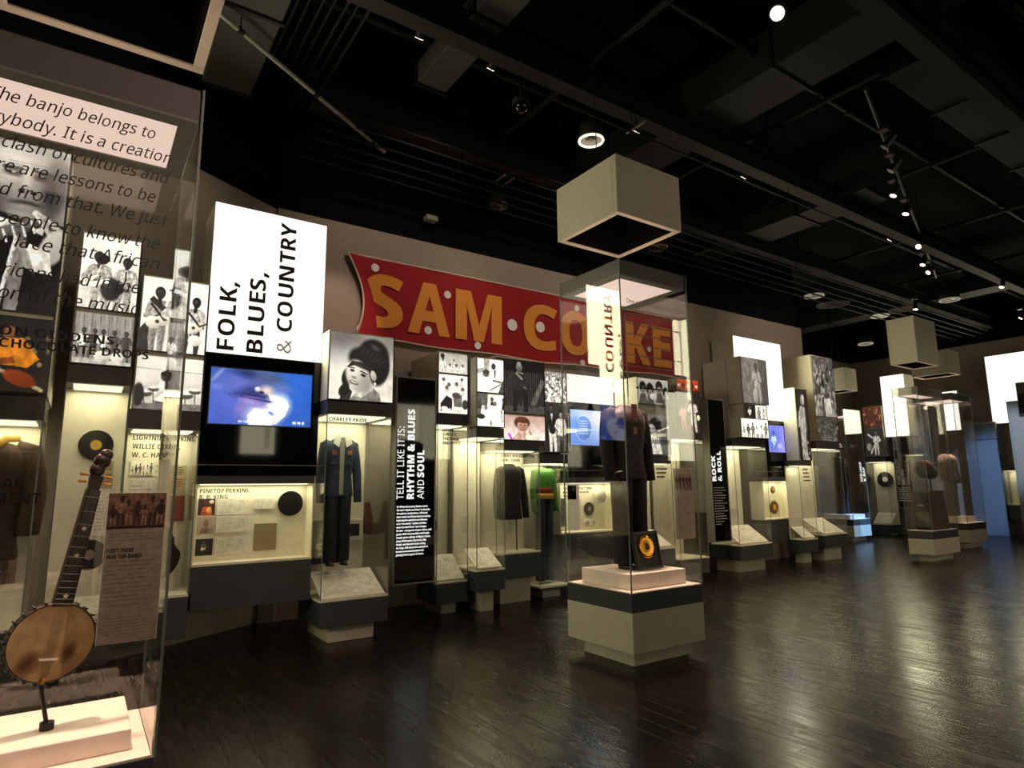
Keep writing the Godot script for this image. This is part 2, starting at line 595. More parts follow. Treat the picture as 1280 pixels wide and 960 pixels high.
func shell() -> void:
	# floor boards run away from the wall
	swall("floor", -6.2, 21.8, -0.2, -0.021, -11.2, 6.2, "black")
	var fl: Node3D = get_node("floor")
	orgs[fl] = Vector3(7.8, -0.1105, -2.5)
	var eye := Vector3(0, 1.5, 0)
	var fwd := Vector3(0.55775, 0.15936, -0.81457)
	var rt := Vector3(0.82598, -0.00999, 0.56361)
	var upv := Vector3(-0.08168, 0.98717, 0.13721)
	var W := 0.145
	var L := 1.9
	var list := []
	var col := 0
	var x := -6.0
	while x < 21.4:
		var z := -11.0 - fmod(col * 0.83, L)
		while z < 6.0:
			var c := Vector3(x + W * 0.5, 0, z + L * 0.5)
			var d := c - eye
			var k := d.dot(fwd)
			var size := 0.0
			if k > 0.6 and absf(d.dot(rt) / k) < 0.86 and absf(d.dot(upv) / k) < 0.66:
				size = 1.0 / (k * k * k)
			list.append([size, c, col])
			z += L
		x += W
		col += 1
	list.sort_custom(func(a, b): return a[0] > b[0])
	var bm := chamfer_box(Vector3(W - 0.0016, 0.02, L - 0.0016), 0.0007)
	var st := SurfaceTool.new()
	st.begin(Mesh.PRIMITIVE_TRIANGLES)
	var flat := BoxMesh.new()
	flat.size = Vector3(W - 0.0016, 0.02, L - 0.0016)
	for i in list.size():
		var c: Vector3 = list[i][1]
		if i < 290:
			put(fl, "plank", bm, plank_material(int(hash(i * 7 + 3)) % 5), c + Vector3(0, -0.0105, 0), Basis(Vector3(0, 0, 1), rng.randf_range(-0.0016, 0.0016)) * Basis(Vector3(1, 0, 0), rng.randf_range(-0.0004, 0.0004)))
		else:
			st.append_from(flat, 0, Transform3D(Basis(Vector3(0, 0, 1), rng.randf_range(-0.0016, 0.0016)), c + Vector3(0, -0.0105, 0)))
	var rest := put(fl, "plank_field", st.commit(), plank_material(0), Vector3.ZERO)
	rest.set_meta("kind", "stuff")

	swall("ceiling", -6.2, 21.8, 6.8, 7.0, -11.2, 6.2, "ceil_black")
	swall("wall_back", 1.76, 13.15, 0.0, 4.92, -11.0, -7.65, "taupe")
	swall("wall_back_upper", 1.76, 13.15, 4.92, 6.8, -11.0, -7.75, "ceil_black")
	# the wall bends forward beside the first cases
	var bend := swall("wall_left_bend", -0.88, 0.88, 0.0, 4.92, -0.1, 0.1, "taupe")
	var dirx := Vector3(1, 0, -0.6).normalized()
	var nz := Vector3(0.6, 0, 1).normalized()
	bend.transform = Transform3D(Basis(dirx, Vector3.UP, nz), Vector3(1.79, 2.46, -7.72) - dirx * 0.88 - nz * 0.1)
	var bend2 := swall("wall_left_bend_upper", -0.88, 0.88, 4.92, 6.8, -0.1, 0.1, "ceil_black")
	bend2.transform = Transform3D(Basis(dirx, Vector3.UP, nz), Vector3(1.79, 5.86, -7.72) - dirx * 0.88 - nz * 0.2)
	swall("wall_left_front", -6.1, 0.3, 0.0, 4.92, -7.1, -6.83, "taupe")
	swall("wall_left_front_upper", -6.1, 0.3, 4.92, 6.8, -7.2, -6.93, "ceil_black")
	swall("wall_left", -6.2, -6.0, 0.0, 6.8, -11.2, 6.2, "dark")
	swall("wall_rear", -6.2, 21.8, 0.0, 6.8, 6.0, 6.2, "dark")
	swall("wall_right", 21.4, 21.6, 0.0, 5.46, -11.2, 6.2, "taupe")
	swall("wall_right_upper", 21.45, 21.65, 5.46, 6.8, -11.2, 6.2, "ceil_black")
	swall("wall_alcove", 13.15, 21.6, 0.0, 5.46, -11.0, -10.8, "taupe")
	swall("wall_alcove_upper", 13.15, 21.6, 5.46, 6.8, -11.05, -10.85, "ceil_black")

# ------------------------------------------------------------------ ceiling
func duct(label: String, x0: float, x1: float, y0: float, y1: float, z0: float, z1: float, m := "duct") -> void:
	var t := thing("air_duct", label, "duct", Vector3((x0 + x1) / 2, y0, (z0 + z1) / 2))
	var lx := x1 - x0 > z1 - z0
	var n := maxi(1, roundi((x1 - x0 if lx else z1 - z0) / 1.25))
	for i in n:
		if lx:
			var a := lerpf(x0, x1, float(i) / n)
			var b := lerpf(x0, x1, float(i + 1) / n)
			box(t, "duct_section", a, b, y0, y1, z0, z1, m, 0.01)
			box(t, "flange", a - 0.02, a + 0.02, y0 - 0.025, y1 + 0.025, z0 - 0.025, z1 + 0.025, "pipe")
		else:
			var a := lerpf(z0, z1, float(i) / n)
			var b := lerpf(z0, z1, float(i + 1) / n)
			box(t, "duct_section", x0, x1, y0, y1, a, b, m, 0.01)
			box(t, "flange", x0 - 0.025, x1 + 0.025, y0 - 0.025, y1 + 0.025, a - 0.02, a + 0.02, "pipe")
	for k in 2:
		var p := Vector3(lerpf(x0, x1, 0.15 + 0.7 * k) if lx else (x0 + x1) / 2, y1, (z0 + z1) / 2 if lx else lerpf(z0, z1, 0.15 + 0.7 * k))
		cyl(t, "hanger_rod", p, Vector3(p.x, 6.8, p.z), 0.008, "pipe", -1, 6)

func pipe(a: Vector3, b: Vector3, r: float, label: String, group: String, m := "pipe") -> void:
	var t := thing("ceiling_pipe", label, "pipe", (a + b) * 0.5, group)
	cyl(t, "pipe_run", a, b, r, m, -1, 10)
	for k in 3:
		var p := a.lerp(b, 0.1 + 0.4 * k)
		cyl(t, "clamp", p - (b - a).normalized() * 0.03, p + (b - a).normalized() * 0.03, r * 1.35, "pipe", -1, 10)
		cyl(t, "hanger_rod", p, Vector3(p.x, 6.8, p.z), 0.006, "pipe", -1, 6)

func beam(x0: float, x1: float, y: float, z: float, label: String, group: String) -> void:
	var t := thing("ceiling_beam", label, "beam", Vector3((x0 + x1) / 2, y, z), group)
	box(t, "bottom_flange", x0, x1, y, y + 0.02, z - 0.09, z + 0.09, "duct")
	box(t, "web", x0, x1, y + 0.02, y + 0.3, z - 0.01, z + 0.01, "pipe")
	box(t, "top_flange", x0, x1, y + 0.3, y + 0.32, z - 0.09, z + 0.09, "pipe")
	for k in 3:
		var xx := lerpf(x0, x1, 0.1 + 0.4 * k)
		cyl(t, "hanger_rod", Vector3(xx, y + 0.32, z), Vector3(xx, 6.8, z), 0.012, "pipe", -1, 6)

func track_head(at: Vector3, target: Vector3, label: String, e: float, c: Color, group := "", angle := 22.0, r := 0.05) -> void:
	var t := thing("track_spotlight", label, "spotlight", at, group)
	var d := (target - at).normalized()
	cyl(t, "lamp_body", at - d * 0.16, at, r * 0.75, "black", r, 20)
	cyl(t, "lamp_rim", at, at + d * 0.02, r, "black", r * 1.05, 20)
	var hot := sm("lens_%.1f" % e, Color(0.1, 0.1, 0.1), 0.4)
	if e > 0.0:
		hot = glow("lens_on", Color(1, 0.93, 0.8), 6.0)
	cyl(t, "lens_light", at + d * 0.018, at + d * 0.024, r * 0.86, hot, -1, 20)
	cyl(t, "stem", at - d * 0.1, Vector3(at.x - d.x * 0.1, at.y + 0.22, at.z - d.z * 0.1), 0.012, "black", -1, 8)
	box(t, "track_adapter", at.x - 0.06, at.x + 0.06, at.y + 0.2, at.y + 0.24, at.z - 0.05, at.z + 0.05, "black")
	if not group.ends_with("long track"):
		cyl(t, "hanger_rod", Vector3(at.x, at.y + 0.24, at.z), Vector3(at.x, 6.8, at.z), 0.005, "pipe", -1, 6)
	if e > 0.0:
		spot(t, "beam_light", at + d * 0.04, target, e, c, angle, r)

func downlight(at: Vector3, r: float, label: String, lit: float) -> void:
	var t := thing("ceiling_downlight", label, "downlight", at)
	put(t, "can", lathe([Vector2(r * 0.4, 0.24), Vector2(r * 0.9, 0.22), Vector2(r * 1.02, 0.0), Vector2(r * 0.92, 0.0), Vector2(r * 0.8, 0.1), Vector2(r * 0.3, 0.14)], 28), M("duct"), at)
	var ring := TorusMesh.new()
	ring.inner_radius = r * 0.86
	ring.outer_radius = r * 1.06
	ring.rings = 32
	ring.ring_segments = 8
	put(t, "rim_light", ring, glow("rim_%.2f" % lit, Color(1, 0.95, 0.85), lit) if lit > 0.0 else M("steel"), at)
	put(t, "reflector", lathe([Vector2(r * 0.86, 0.01), Vector2(r * 0.55, 0.1), Vector2(r * 0.05, 0.12)], 24), M("steel"), at)
	cyl(t, "lamp", at + Vector3(-0.03, 0.03, 0), at + Vector3(-0.03, 0.1, 0), 0.02, "brass", -1, 10)
	cyl(t, "hanger_rod", at + Vector3(0, 0.24, 0), Vector3(at.x, 6.8, at.z), 0.008, "pipe", -1, 6)

func ceiling_works() -> void:
	duct("wide dark grey duct in flanged lengths above the first case", 0.72, 1.2, 5.75, 6.1, -6.8, -1.5, "duct_pale")
	duct("narrow dark grey duct short of the hanging hood", 2.78, 3.14, 6.0, 6.26, -5.9, 0.5, "duct_pale")
	duct("deep dark duct crossing over the hanging white hood", 5.9, 6.6, 6.0, 6.5, -7.4, 3.0)
	duct("broad dark duct running along the gallery above the beams", 7.2, 17.5, 6.05, 6.45, -2.95, -2.45)
	duct("long low duct beyond the row of lit spotlights", 8.5, 20.5, 6.0, 6.4, -1.2, -0.4)
	duct("flat duct over the end of the exhibit wall", 9.5, 10.2, 5.9, 6.2, -10.0, -4.3)
	duct("square duct over the alcove beside the far wall", 17.0, 17.6, 5.9, 6.3, -10.4, -5.0)
	for z in [-6.55, -4.75, -2.3, 0.2]:
		beam(1.8 if z < -6 else -5.5, 21.0, 5.72, z, "long black steel ceiling beam along the gallery", "black ceiling beams")
	for k in 7:
		pipe(Vector3(1.3 + 0.1 * k, 5.95 + 0.03 * (k % 2), -7.0), Vector3(1.3 + 0.1 * k, 5.95 + 0.03 * (k % 2), 2.5), 0.018, "thin black conduit in the bundle above the first cases", "conduit bundle")
	for k in 6:
		var z: float = -7.3 + 0.16 * k
		pipe(Vector3(1.9, 5.5 + 0.05 * (k % 3), z), Vector3(20.5, 5.5 + 0.05 * (k % 3), z), 0.016, "thin black conduit running along above the exhibit wall", "conduits along the wall")
	for k in 5:
		pipe(Vector3(4.4 + 2.9 * k, 6.2, -7.4), Vector3(4.4 + 2.9 * k, 6.2, 4.5), 0.035, "black sprinkler pipe crossing the ceiling", "crossing sprinkler pipes")
	for k in 4:
		pipe(Vector3(-5.0, 6.3, -5.6 + 1.9 * k), Vector3(20.8, 6.3, -5.6 + 1.9 * k), 0.05, "thick black water pipe along the ceiling", "lengthwise water pipes")
	pipe(Vector3(0.66, 5.6, -5.45), Vector3(2.79, 5.6, -6.83), 0.022, "bare grey pipe slanting across the ceiling by the first sign", "", "frame_grey")
	pipe(Vector3(4.3, 5.55, -4.75), Vector3(12.0, 5.55, -4.75), 0.012, "thin wire tray under the beam beside the hanging hood", "")
	var loop := thing("cable_loop", "loop of black cable hanging beside the narrow duct", "cable", Vector3(3.2, 5.9, -4.0))
	var pts := []
	var rad := []
	for k in 13:
		var a := PI * k / 12.0
		pts.append(Vector3(2.2 + 0.35 * cos(a), 6.05 - 0.18 * sin(a), -3.9 + 0.1 * cos(a)))
		rad.append(0.012)
	put(loop, "cable", tube(pts, rad, 6), M("pipe"), Vector3.ZERO)
	var warm := Color(1, 0.86, 0.7)
	track_head(Vector3(4.76, 5.6, -2.73), Vector3(0.6, 1.2, -2.2), "single bright spotlight hanging between the pedestal cases", 6.0, warm, "", 26.0, 0.07)
	var trk := thing("lighting_track", "black lighting track carrying the row of lit spotlights", "track", Vector3(10.9, 5.82, -4.28))
	cyl(trk, "rail", Vector3(6.9, 5.84, -3.02), Vector3(14.93, 5.84, -5.53), 0.022, "black", -1, 8)
	for k in 4:
		var p := Vector3(6.9, 5.86, -3.02).lerp(Vector3(14.93, 5.86, -5.53), 0.05 + 0.3 * k)
		cyl(trk, "hanger_rod", p, Vector3(p.x, 6.8, p.z), 0.008, "pipe", -1, 6)
	var heads := [[9.4, -3.89, 7.5, 0.0, -5.8], [10.23, -4.09, 8.6, 0.0, -5.6], [11.93, -4.63, 4.2, 1.2, -4.2], [13.0, -5.01, 11.0, 0.5, -6.0], [13.61, -5.16, 10.5, 2.5, -6.8]]
	for h in heads:
		track_head(Vector3(h[0], 5.6, h[1]), Vector3(h[2], h[3], h[4]), "small lit spotlight in the row on the long track", 9.0, warm, "lit spotlights on the long track", 20.0)
	track_head(Vector3(15.99, 5.6, -4.72), Vector3(14.0, 1.0, -5.6), "lone lit spotlight beyond the long track near the far wall", 10.0, warm)
	track_head(Vector3(14.3, 5.1, -5.75), Vector3(13.6, 0.8, -5.9), "small lit spotlight just above the farther hanging hood", 8.0, warm, "", 16.0)
	for a in [[6.4, 2.2, 4.3, 2.4, -4.0, 3.0], [2.2, 2.6, 0.1, 1.2, -3.2, 14.0], [9.0, 1.5, 11.0, 1.2, -6.2, 4.0], [15.0, 0.6, 14.0, 1.5, -5.6, 4.0]]:  # unseen lamps added to brighten the case fronts
		track_head(Vector3(a[0], 5.7, a[1]), Vector3(a[2], a[3], a[4]), "added spotlight over the middle of the gallery aimed at a glass case", a[5], Color(1, 0.84, 0.76), "added spotlights aimed at the glass cases", 24.0)
	for a in [[7.9, -3.3], [8.6, -3.55]]:
		track_head(Vector3(a[0], 5.6, a[1]), Vector3(a[0] - 2, 1.0, -7), "unlit black spotlight on the long track", 0.0, warm, "unlit spotlights on the long track")
	var wash := thing("added_wash_track", "added black track with lamps washing the banner wall", "track", Vector3(4.5, 5.9, -5.0))  # added track, carries extra lamps that brighten the banner wall
	box(wash, "rail", 2.2, 12.6, 6.19, 6.23, -5.17, -5.13, "black")
	for k in 2:
		cyl(wash, "hanger_rod", Vector3(3.0 + 8.0 * k, 6.23, -5.15), Vector3(3.0 + 8.0 * k, 6.8, -5.15), 0.008, "pipe", -1, 6)
	for k in 5:  # lamps added to light the wall and banner
		track_head(Vector3(3.3 + 2.2 * k, 5.95, -5.15), Vector3(3.3 + 2.2 * k, 3.6, -7.65), "added black wall-washing spotlight aimed at the wall", 2.7, Color(1, 0.9, 0.82), "added wall-washing spotlights", 42.0)
	track_head(Vector3(2.45, 5.95, -5.15), Vector3(2.5, 3.45, -7.65), "black spotlight aimed between the folk sign and the banner", 7.0, Color(1, 0.86, 0.78), "", 12.0)
	track_head(Vector3(0.45, 5.6, -5.0), Vector3(0.25, 3.75, -6.83), "added black spotlight brightening the wall above the banjo case", 1.6, Color(1, 0.93, 0.84), "", 40.0)  # added lamp, lifts the dark wall behind the quotation
	downlight(Vector3(4.77, 5.6, -5.22), 0.15, "round ceiling downlight with a bright white rim", 1.4)
	downlight(Vector3(4.81, 5.6, -7.32), 0.14, "dim round downlight above the red banner", 0.0)
	downlight(Vector3(8.08, 5.6, -7.21), 0.17, "dim round downlight beside the hanging hood", 0.0)
	downlight(Vector3(13.21, 5.6, -7.31), 0.2, "dim round downlight beyond the end of the banner wall", 0.25)
	downlight(Vector3(16.27, 5.6, -7.36), 0.2, "pale round downlight next to the farther hanging hood", 0.35)
	downlight(Vector3(16.18, 5.6, -5.78), 0.2, "dim round downlight over the far pedestal", 0.2)
	downlight(Vector3(19.27, 5.6, -9.21), 0.2, "small round downlight over the alcove", 0.3)
	var dish := thing("ceiling_speaker", "black dish shaped ceiling speaker", "speaker", Vector3(14.26, 5.6, -7.46))
	put(dish, "dish", lathe([Vector2(0.05, 0.3), Vector2(0.3, 0.14), Vector2(0.36, 0.0), Vector2(0.3, 0.02), Vector2(0.02, 0.1)], 28), M("duct"), Vector3(14.26, 5.6, -7.46))
	cyl(dish, "hanger_rod", Vector3(14.26, 5.85, -7.46), Vector3(14.26, 6.8, -7.46), 0.01, "pipe", -1, 6)
	var dome := thing("dome_camera", "small glossy dome camera under the ceiling", "camera", Vector3(3.69, 5.6, -5.16))
	put(dome, "dome", lathe([Vector2(0.01, 0.0), Vector2(0.06, 0.02), Vector2(0.085, 0.08), Vector2(0.085, 0.1)], 20), M("gloss_black"), Vector3(3.69, 5.55, -5.16))
	put(dome, "housing", lathe([Vector2(0.1, 0.1), Vector2(0.1, 0.16), Vector2(0.03, 0.18)], 20), M("duct"), Vector3(3.69, 5.55, -5.16))
	cyl(dome, "drop_pipe", Vector3(3.69, 5.72, -5.16), Vector3(3.69, 6.8, -5.16), 0.015, "pipe", -1, 8)
	var sens := thing("motion_sensor", "small pale box sensor above the banner", "sensor", Vector3(3.8, 5.2, -7.55))
	box(sens, "housing", 3.72, 3.9, 5.2, 5.28, -7.62, -7.5, "frame_grey", 0.012)
	box(sens, "bracket", 3.79, 3.83, 5.22, 5.26, -7.76, -7.62, "pipe")
	for a in [[4.35, -6.6], [4.5, -6.62], [5.4, -6.3], [8.9, -6.9], [5.0, -4.7]]:
		var st := thing("strip_reflector", "thin pale metal strip on the ceiling rail", "strip", Vector3(a[0], 5.6, a[1]), "pale ceiling strips")
		box(st, "strip", a[0] - 0.01, a[0] + 0.01, 5.58, 5.6, a[1] - 0.15, a[1] + 0.15, "steel")
		cyl(st, "hanger_rod", Vector3(a[0], 5.6, a[1]), Vector3(a[0], 6.8, a[1]), 0.005, "pipe", -1, 6)

# ------------------------------------------------------------------ exhibit wall builders
const CASE_L := 6.5
const CASE_C := Color(1.0, 0.965, 0.77)
const BOX_L := 9.5
const BOX_C := Color(1.0, 0.965, 0.77)

# backlit photographs one above another; pics: [bottom, top, picture key]
func photo_box(label: String, x0: float, x1: float, zf: float, zb: float, pics: Array, glowing := 1.0) -> Node3D:
	var t := thing("photo_lightbox", label, "lightbox", Vector3((x0 + x1) / 2, pics[0][0], zf))
	var lo := 99.0
	var hi := 0.0
	for p in pics:
		lo = minf(lo, p[0])
		hi = maxf(hi, p[1])
	box(t, "housing", x0, x1, lo - 0.002, hi + 0.012, zb, zf - 0.012, "paint", 0.004)
	for p in pics:
		quad(t, "photo_light", x0 + 0.01, x1 - 0.01, p[0] + 0.006, p[1] - 0.006, zf, glow("photo_" + p[2], Color(1, 1, 1), glowing, pic(p[2])))
		box(t, "frame", x0, x1, p[0] - 0.003, p[0] + 0.006, zf - 0.012, zf + 0.004, "dark")
	box(t, "frame", x0 - 0.004, x0 + 0.01, lo, hi, zf - 0.012, zf + 0.004, "frame_grey")
	box(t, "frame", x1 - 0.01, x1 + 0.004, lo, hi, zf - 0.012, zf + 0.004, "dark")
	return t

# glass fronted case with a lit ceiling, standing on a recessed foot when foot is set
func show_case(label: String, x0: float, x1: float, y0: float, y1: float, zf: float, zb: float, o := {}) -> Node3D:
	var t := thing("display_case", label, "display case", Vector3((x0 + x1) / 2, 0 if o.get("foot", true) else y0, zf))
	var top: float = o.get("top", 0.13)
	box(t, "top_band", x0, x1, y1, y1 + top, zb, zf, "dark", 0.003)
	box(t, "back_panel", x0, x1, y0, y1, zb, zb + 0.02, "cream")
	box(t, "ledge", x0, x1, y0 - 0.02, y0, zb, zf, "cream")
	var band: float = o.get("band", 0.23)
	box(t, "base_band", x0 + 0.01, x1, y0 - 0.02 - band, y0 - 0.02, zb, zf, "navy", 0.003)
	if o.get("foot", true):
		var fy: float = y0 - 0.02 - band
		box(t, "foot", x0 + 0.12, x1 - 0.11, 0.0, fy, zb, zf - 0.1, "paint", 0.003)
	pane(t, x0, x1, y0, y1, zf - 0.01, zf)
	for k in 2:
		var xx: float = x0 if k == 0 else x1 - 0.01
		if o.get("solid_side", false):
			box(t, "side_panel", xx, xx + 0.01, y0, y1, zb + 0.02, zf - 0.011, "cream")
		else:
			pane(t, xx, xx + 0.01, y0, y1, zb + 0.02, zf - 0.011)
			box(t, "glass_edge", xx, xx + 0.01, y0, y1, zf, zf + 0.004, "glass_edge")
	var d := zf - zb
	box(t, "light_panel", x0 + 0.05, x1 - 0.05, y1 - 0.012, y1, zb + 0.06, zf - 0.06, "case_light")
	var L: float = o.get("light", 1.0)
	area(t, "ceiling_light", Vector3((x0 + x1) / 2, y1 - 0.018, (zf + zb) / 2), Vector3(0, -1, 0), x1 - x0 - 0.1, d - 0.12, CASE_L * L, CASE_C)
	return t

func sign_text(t: Node3D, lines: Array, x: float, y: float, z: float, h: float, gap: float, m := "ink", w := []) -> void:
	for i in lines.size():
		words(t, "lettering", lines[i], x, y - gap * i, z, h, w[i] if i < w.size() else 0.0, m, true)

# sloping caption board: lower front edge at (y0, z0), upper back edge at (y1, z1)
func caption_board(label: String, x0: float, x1: float, y0: float, z0: float, y1: float, z1: float, heading := "") -> void:
	var t := thing("caption_board", label, "caption board", Vector3((x0 + x1) / 2, y0, z0))
	var dir := Vector3(0, y1 - y0, z1 - z0)
	var ln := dir.length()
	var up := dir / ln
	var b := Basis(Vector3(1, 0, 0), up, Vector3(1, 0, 0).cross(up))
	var bm := BoxMesh.new()
	bm.size = Vector3(x1 - x0, ln, 0.012)
	put(t, "board", bm, M("paper"), Vector3((x0 + x1) / 2, (y0 + y1) / 2, (z0 + z1) / 2) - b.z * 0.006, b)
	var q := QuadMesh.new()
	q.size = Vector2((x1 - x0) * 0.94, ln * 0.92)
	put(t, "printed_text", q, printed("board_text", pic("board_text"), 0.8), Vector3((x0 + x1) / 2, (y0 + y1) / 2, (z0 + z1) / 2) + b.z * 0.001, b)
	if heading != "":
		var o := words(t, "heading", heading, 0, 0, 0, 0.022, 0.15, "ink", true, 0, 0, 0.001)
		var off: Vector3 = o.position + orgs[t]
		o.transform = Transform3D(b, Vector3(x0 + 0.04, y0, z0) + up * (ln * 0.86) + b.z * 0.003 - orgs[t]) * Transform3D(o.basis, off)

func sheet(called: String, label: String, category: String, x0: float, x1: float, y0: float, y1: float, z: float, key: String, group := "") -> Node3D:
	var t := thing(called, label, category, Vector3((x0 + x1) / 2, y0, z), group)
	box(t, "backing", x0, x1, y0, y1, z - 0.008, z, "paper")
	quad(t, "print", x0 + 0.004, x1 - 0.004, y0 + 0.004, y1 - 0.004, z + 0.001, printed("print_" + key, pic(key), 0.6))
	return t

func screen_panel(label: String, x0: float, x1: float, y0: float, y1: float, zf: float, tv: Array, key: String, c: Color) -> void:
	var t := thing("video_panel", label, "screen", Vector3((x0 + x1) / 2, y0, zf))
	box(t, "panel", x0, x1, y0, y1, zf - 0.1, zf, "gloss_black", 0.003)
	box(t, "panel_joint", x0, x1, y0 + 0.1, y0 + 0.106, zf - 0.002, zf + 0.002, "frame_grey")
	quad(t, "screen_light", tv[0], tv[1], tv[2], tv[3], zf + 0.004, glow("screen_" + key, Color(1, 1, 1), 1.15, pic(key)))
	for a in [[tv[0] - 0.012, tv[1] + 0.012, tv[2] - 0.012, tv[2]], [tv[0] - 0.012, tv[1] + 0.012, tv[3], tv[3] + 0.012], [tv[0] - 0.012, tv[0], tv[2], tv[3]], [tv[1], tv[1] + 0.012, tv[2], tv[3]]]:
		box(t.get_node("panel"), "bezel", a[0], a[1], a[2], a[3], zf, zf + 0.006, "black")
	area(t, "screen_glow", Vector3((tv[0] + tv[1]) / 2, (tv[2] + tv[3]) / 2, zf + 0.012), Vector3(0, 0, 1), tv[1] - tv[0], tv[3] - tv[2], 0.5, c)

func sign_box(called: String, label: String, x0: float, x1: float, y0: float, y1: float, zf: float, zb: float, L := 1.0) -> Node3D:
	var t := thing(called, label, "lightbox", Vector3((x0 + x1) / 2, y0, zf))
	box(t, "housing", x0, x1, y0, y1, zb, zf - 0.01, "paint", 0.003)
	box(t, "face_light", x0, x1, y0, y1, zf - 0.01, zf, "white_box")
	area(t, "face_glow", Vector3((x0 + x1) / 2, (y0 + y1) / 2, zf + 0.001), Vector3(0, 0, 1), x1 - x0, y1 - y0, BOX_L * L, BOX_C)
	return t

func text_panel(label: String, x0: float, x1: float, y0: float, y1: float, zf: float, zb: float) -> Node3D:
	var t := thing("text_panel", label, "text panel", Vector3((x0 + x1) / 2, y0, zf))
	box(t, "panel", x0 + 0.02, x1 - 0.02, y0 + 0.02, y1 - 0.02, zb, zf - 0.004, "gloss_black")
	box(t, "frame", x0, x0 + 0.02, y0, y1, zb, zf, "frame_grey", 0.003)
	box(t, "frame", x1 - 0.02, x1, y0, y1, zb, zf, "frame_grey", 0.003)
	box(t, "frame", x0 + 0.02, x1 - 0.02, y0, y0 + 0.02, zb, zf, "frame_grey", 0.003)
	box(t, "frame", x0 + 0.02, x1 - 0.02, y1 - 0.02, y1, zb, zf, "frame_grey", 0.003)
	return t

func wall_units() -> void:
	var t: Node3D
	# --- units on the bend, seen through the banjo case
	photo_box("tall photo of an elder guitarist in a bow tie, above a concert photo", -1.0, -0.255, -5.7, -6.8, [[2.79, 4.1, "elder"], [2.2, 2.76, "concert"]], 1.05)
	show_case("lit case holding the brown jacket with gold braid", -1.0, -0.255, 0.55, 2.0, -5.7, -6.2, {"top": 0.17, "foot": false, "band": 0.35})
	photo_box("bright photo of two saxophone players over a stage band photo", -0.15, 0.285, -6.15, -6.6, [[2.99, 3.64, "sax"], [2.52, 2.96, "band"]], 1.35)
	t = show_case("lit case with two records behind the banjo", -0.16, 0.29, 0.5, 2.36, -6.15, -6.6, {"top": 0.15, "foot": false, "band": 0.35, "light": 1.2})
	photo_box("photo of standing guitarists over one of a seated drummer", 0.32, 0.872, -6.35, -6.8, [[2.72, 3.41, "trio"], [2.19, 2.68, "drummer"]], 1.3)
	t = show_case("lit case with a guitar beside the dark video panel", 0.3, 0.87, 0.58, 2.02, -6.35, -6.8, {"top": 0.17, "foot": false, "band": 0.35})
	sign_text(t, ["LIGHTNIN' HOPKINS,", "WILLIE DIXON,", "W. C. HANDY"], 0.35, 1.92, -6.344, 0.042, 0.075, "ink", [0.49, 0.37, 0.33])
	# --- the genre sign with its screen and low case
	t = sign_box("genre_sign", "tall glowing white sign reading folk, blues and country", 0.883, 1.985, 2.781, 4.289, -6.42, -7.0)
	words(t, "lettering", "FOLK,", 1.124, 2.8135, -6.416, 0.153, 0.685, "ink", true, PI / 2)
	words(t, "lettering", "BLUES,", 1.392, 2.8135, -6.416, 0.153, 0.833, "ink", true, PI / 2)
	words(t, "lettering", "&", 1.665, 2.841, -6.416, 0.139, 0.139, "pale_ink", false, PI / 2)
	words(t, "lettering", "COUNTRY", 1.665, 3.063, -6.416, 0.153, 1.156, "ink", true, PI / 2)
	screen_panel("dark panel with a blue close-up face on its screen", 0.883, 1.98, 1.611, 2.777, -6.43, [0.9435, 1.896, 2.101, 2.638], "face", Color(0.35, 0.5, 1.0))
	t = show_case("low wide lit case with prints and a black record", 0.888, 1.966, 0.8155, 1.537, -6.43, -6.68, {"top": 0.074, "foot": false, "band": 0.39, "light": 1.05, "solid_side": true})
	sign_text(t, ["PINETOP PERKINS,", "B. B. KING"], 0.916, 1.455, -6.424, 0.037, 0.055, "ink", [0.435, 0.24])
	var k := 0
	for a in [[1.24, "red_band"], [1.073, "pale_man"], [0.869, "dark_guitar"]]:
		sheet("photo_print", ["small colour print of a performer in red", "small faded print of a man", "small dark print of a guitarist"][k], "print", 0.937, 1.094, a[0], a[0] + 0.162, -6.645, a[1])
		sheet("caption_card", ["caption card beside the red performer print", "caption card beside the faded print", "caption card beside the dark guitarist print"][k], "card", 1.104, 1.391, a[0], a[0] + 0.162, -6.645, "card_text")
		k += 1
	sheet("caption_card", "small grey caption card near the black record", "card", 1.437, 1.632, 1.287, 1.398, -6.635, "card_text")
	var hk := thing("cloth_square", "square of coarse brown cloth pinned in the low case", "cloth", Vector3(1.56, 0.888, -6.64))
	box(hk, "cloth", 1.456, 1.669, 0.888, 1.148, -6.652, -6.642, sm("burlap", Color(0.55, 0.49, 0.38), 0.95), 0.003)
	box(hk, "pin", 1.557, 1.567, 1.143, 1.153, -6.645, -6.635, "steel")
	record("black record hung in the low wide case", Vector3(1.79, 1.338, -6.63), 0.125, "vinyl", "")
	# --- portrait unit
	var pb := photo_box("large portrait of a smiling woman with a beehive hairdo", 1.99, 2.7, -6.2, -6.5, [[2.375, 3.085, "beehive"]], 1.2)
	box(pb, "rear_box", 2.0, 2.7, 2.375, 2.98, -7.6, -6.51, "paint")
	t = show_case("glass case with a denim outfit and white caption board", 1.99, 2.69, 0.42, 2.23, -6.2, -6.95, {"top": 0.13, "band": 0.24, "light": 0.85})
	sign_text(t, ["CHARLEY PRIDE"], 2.01, 2.155, -6.194, 0.04, 0.05, "ink", [0.4])
	caption_board("broad white caption board under the denim outfit", 2.01, 2.66, 0.43, -6.22, 0.64, -6.64, "COUNTRY")
	# --- rhythm and blues
	t = text_panel("tall black panel with large white lettering on rhythm and blues", 2.985, 3.52, 0.39, 2.79, -6.77, -6.9)
	words(t, "lettering", "TELL IT LIKE IT IS:", 3.1, 1.35, -6.772, 0.085, 0.84, "letter_light", false, PI / 2)
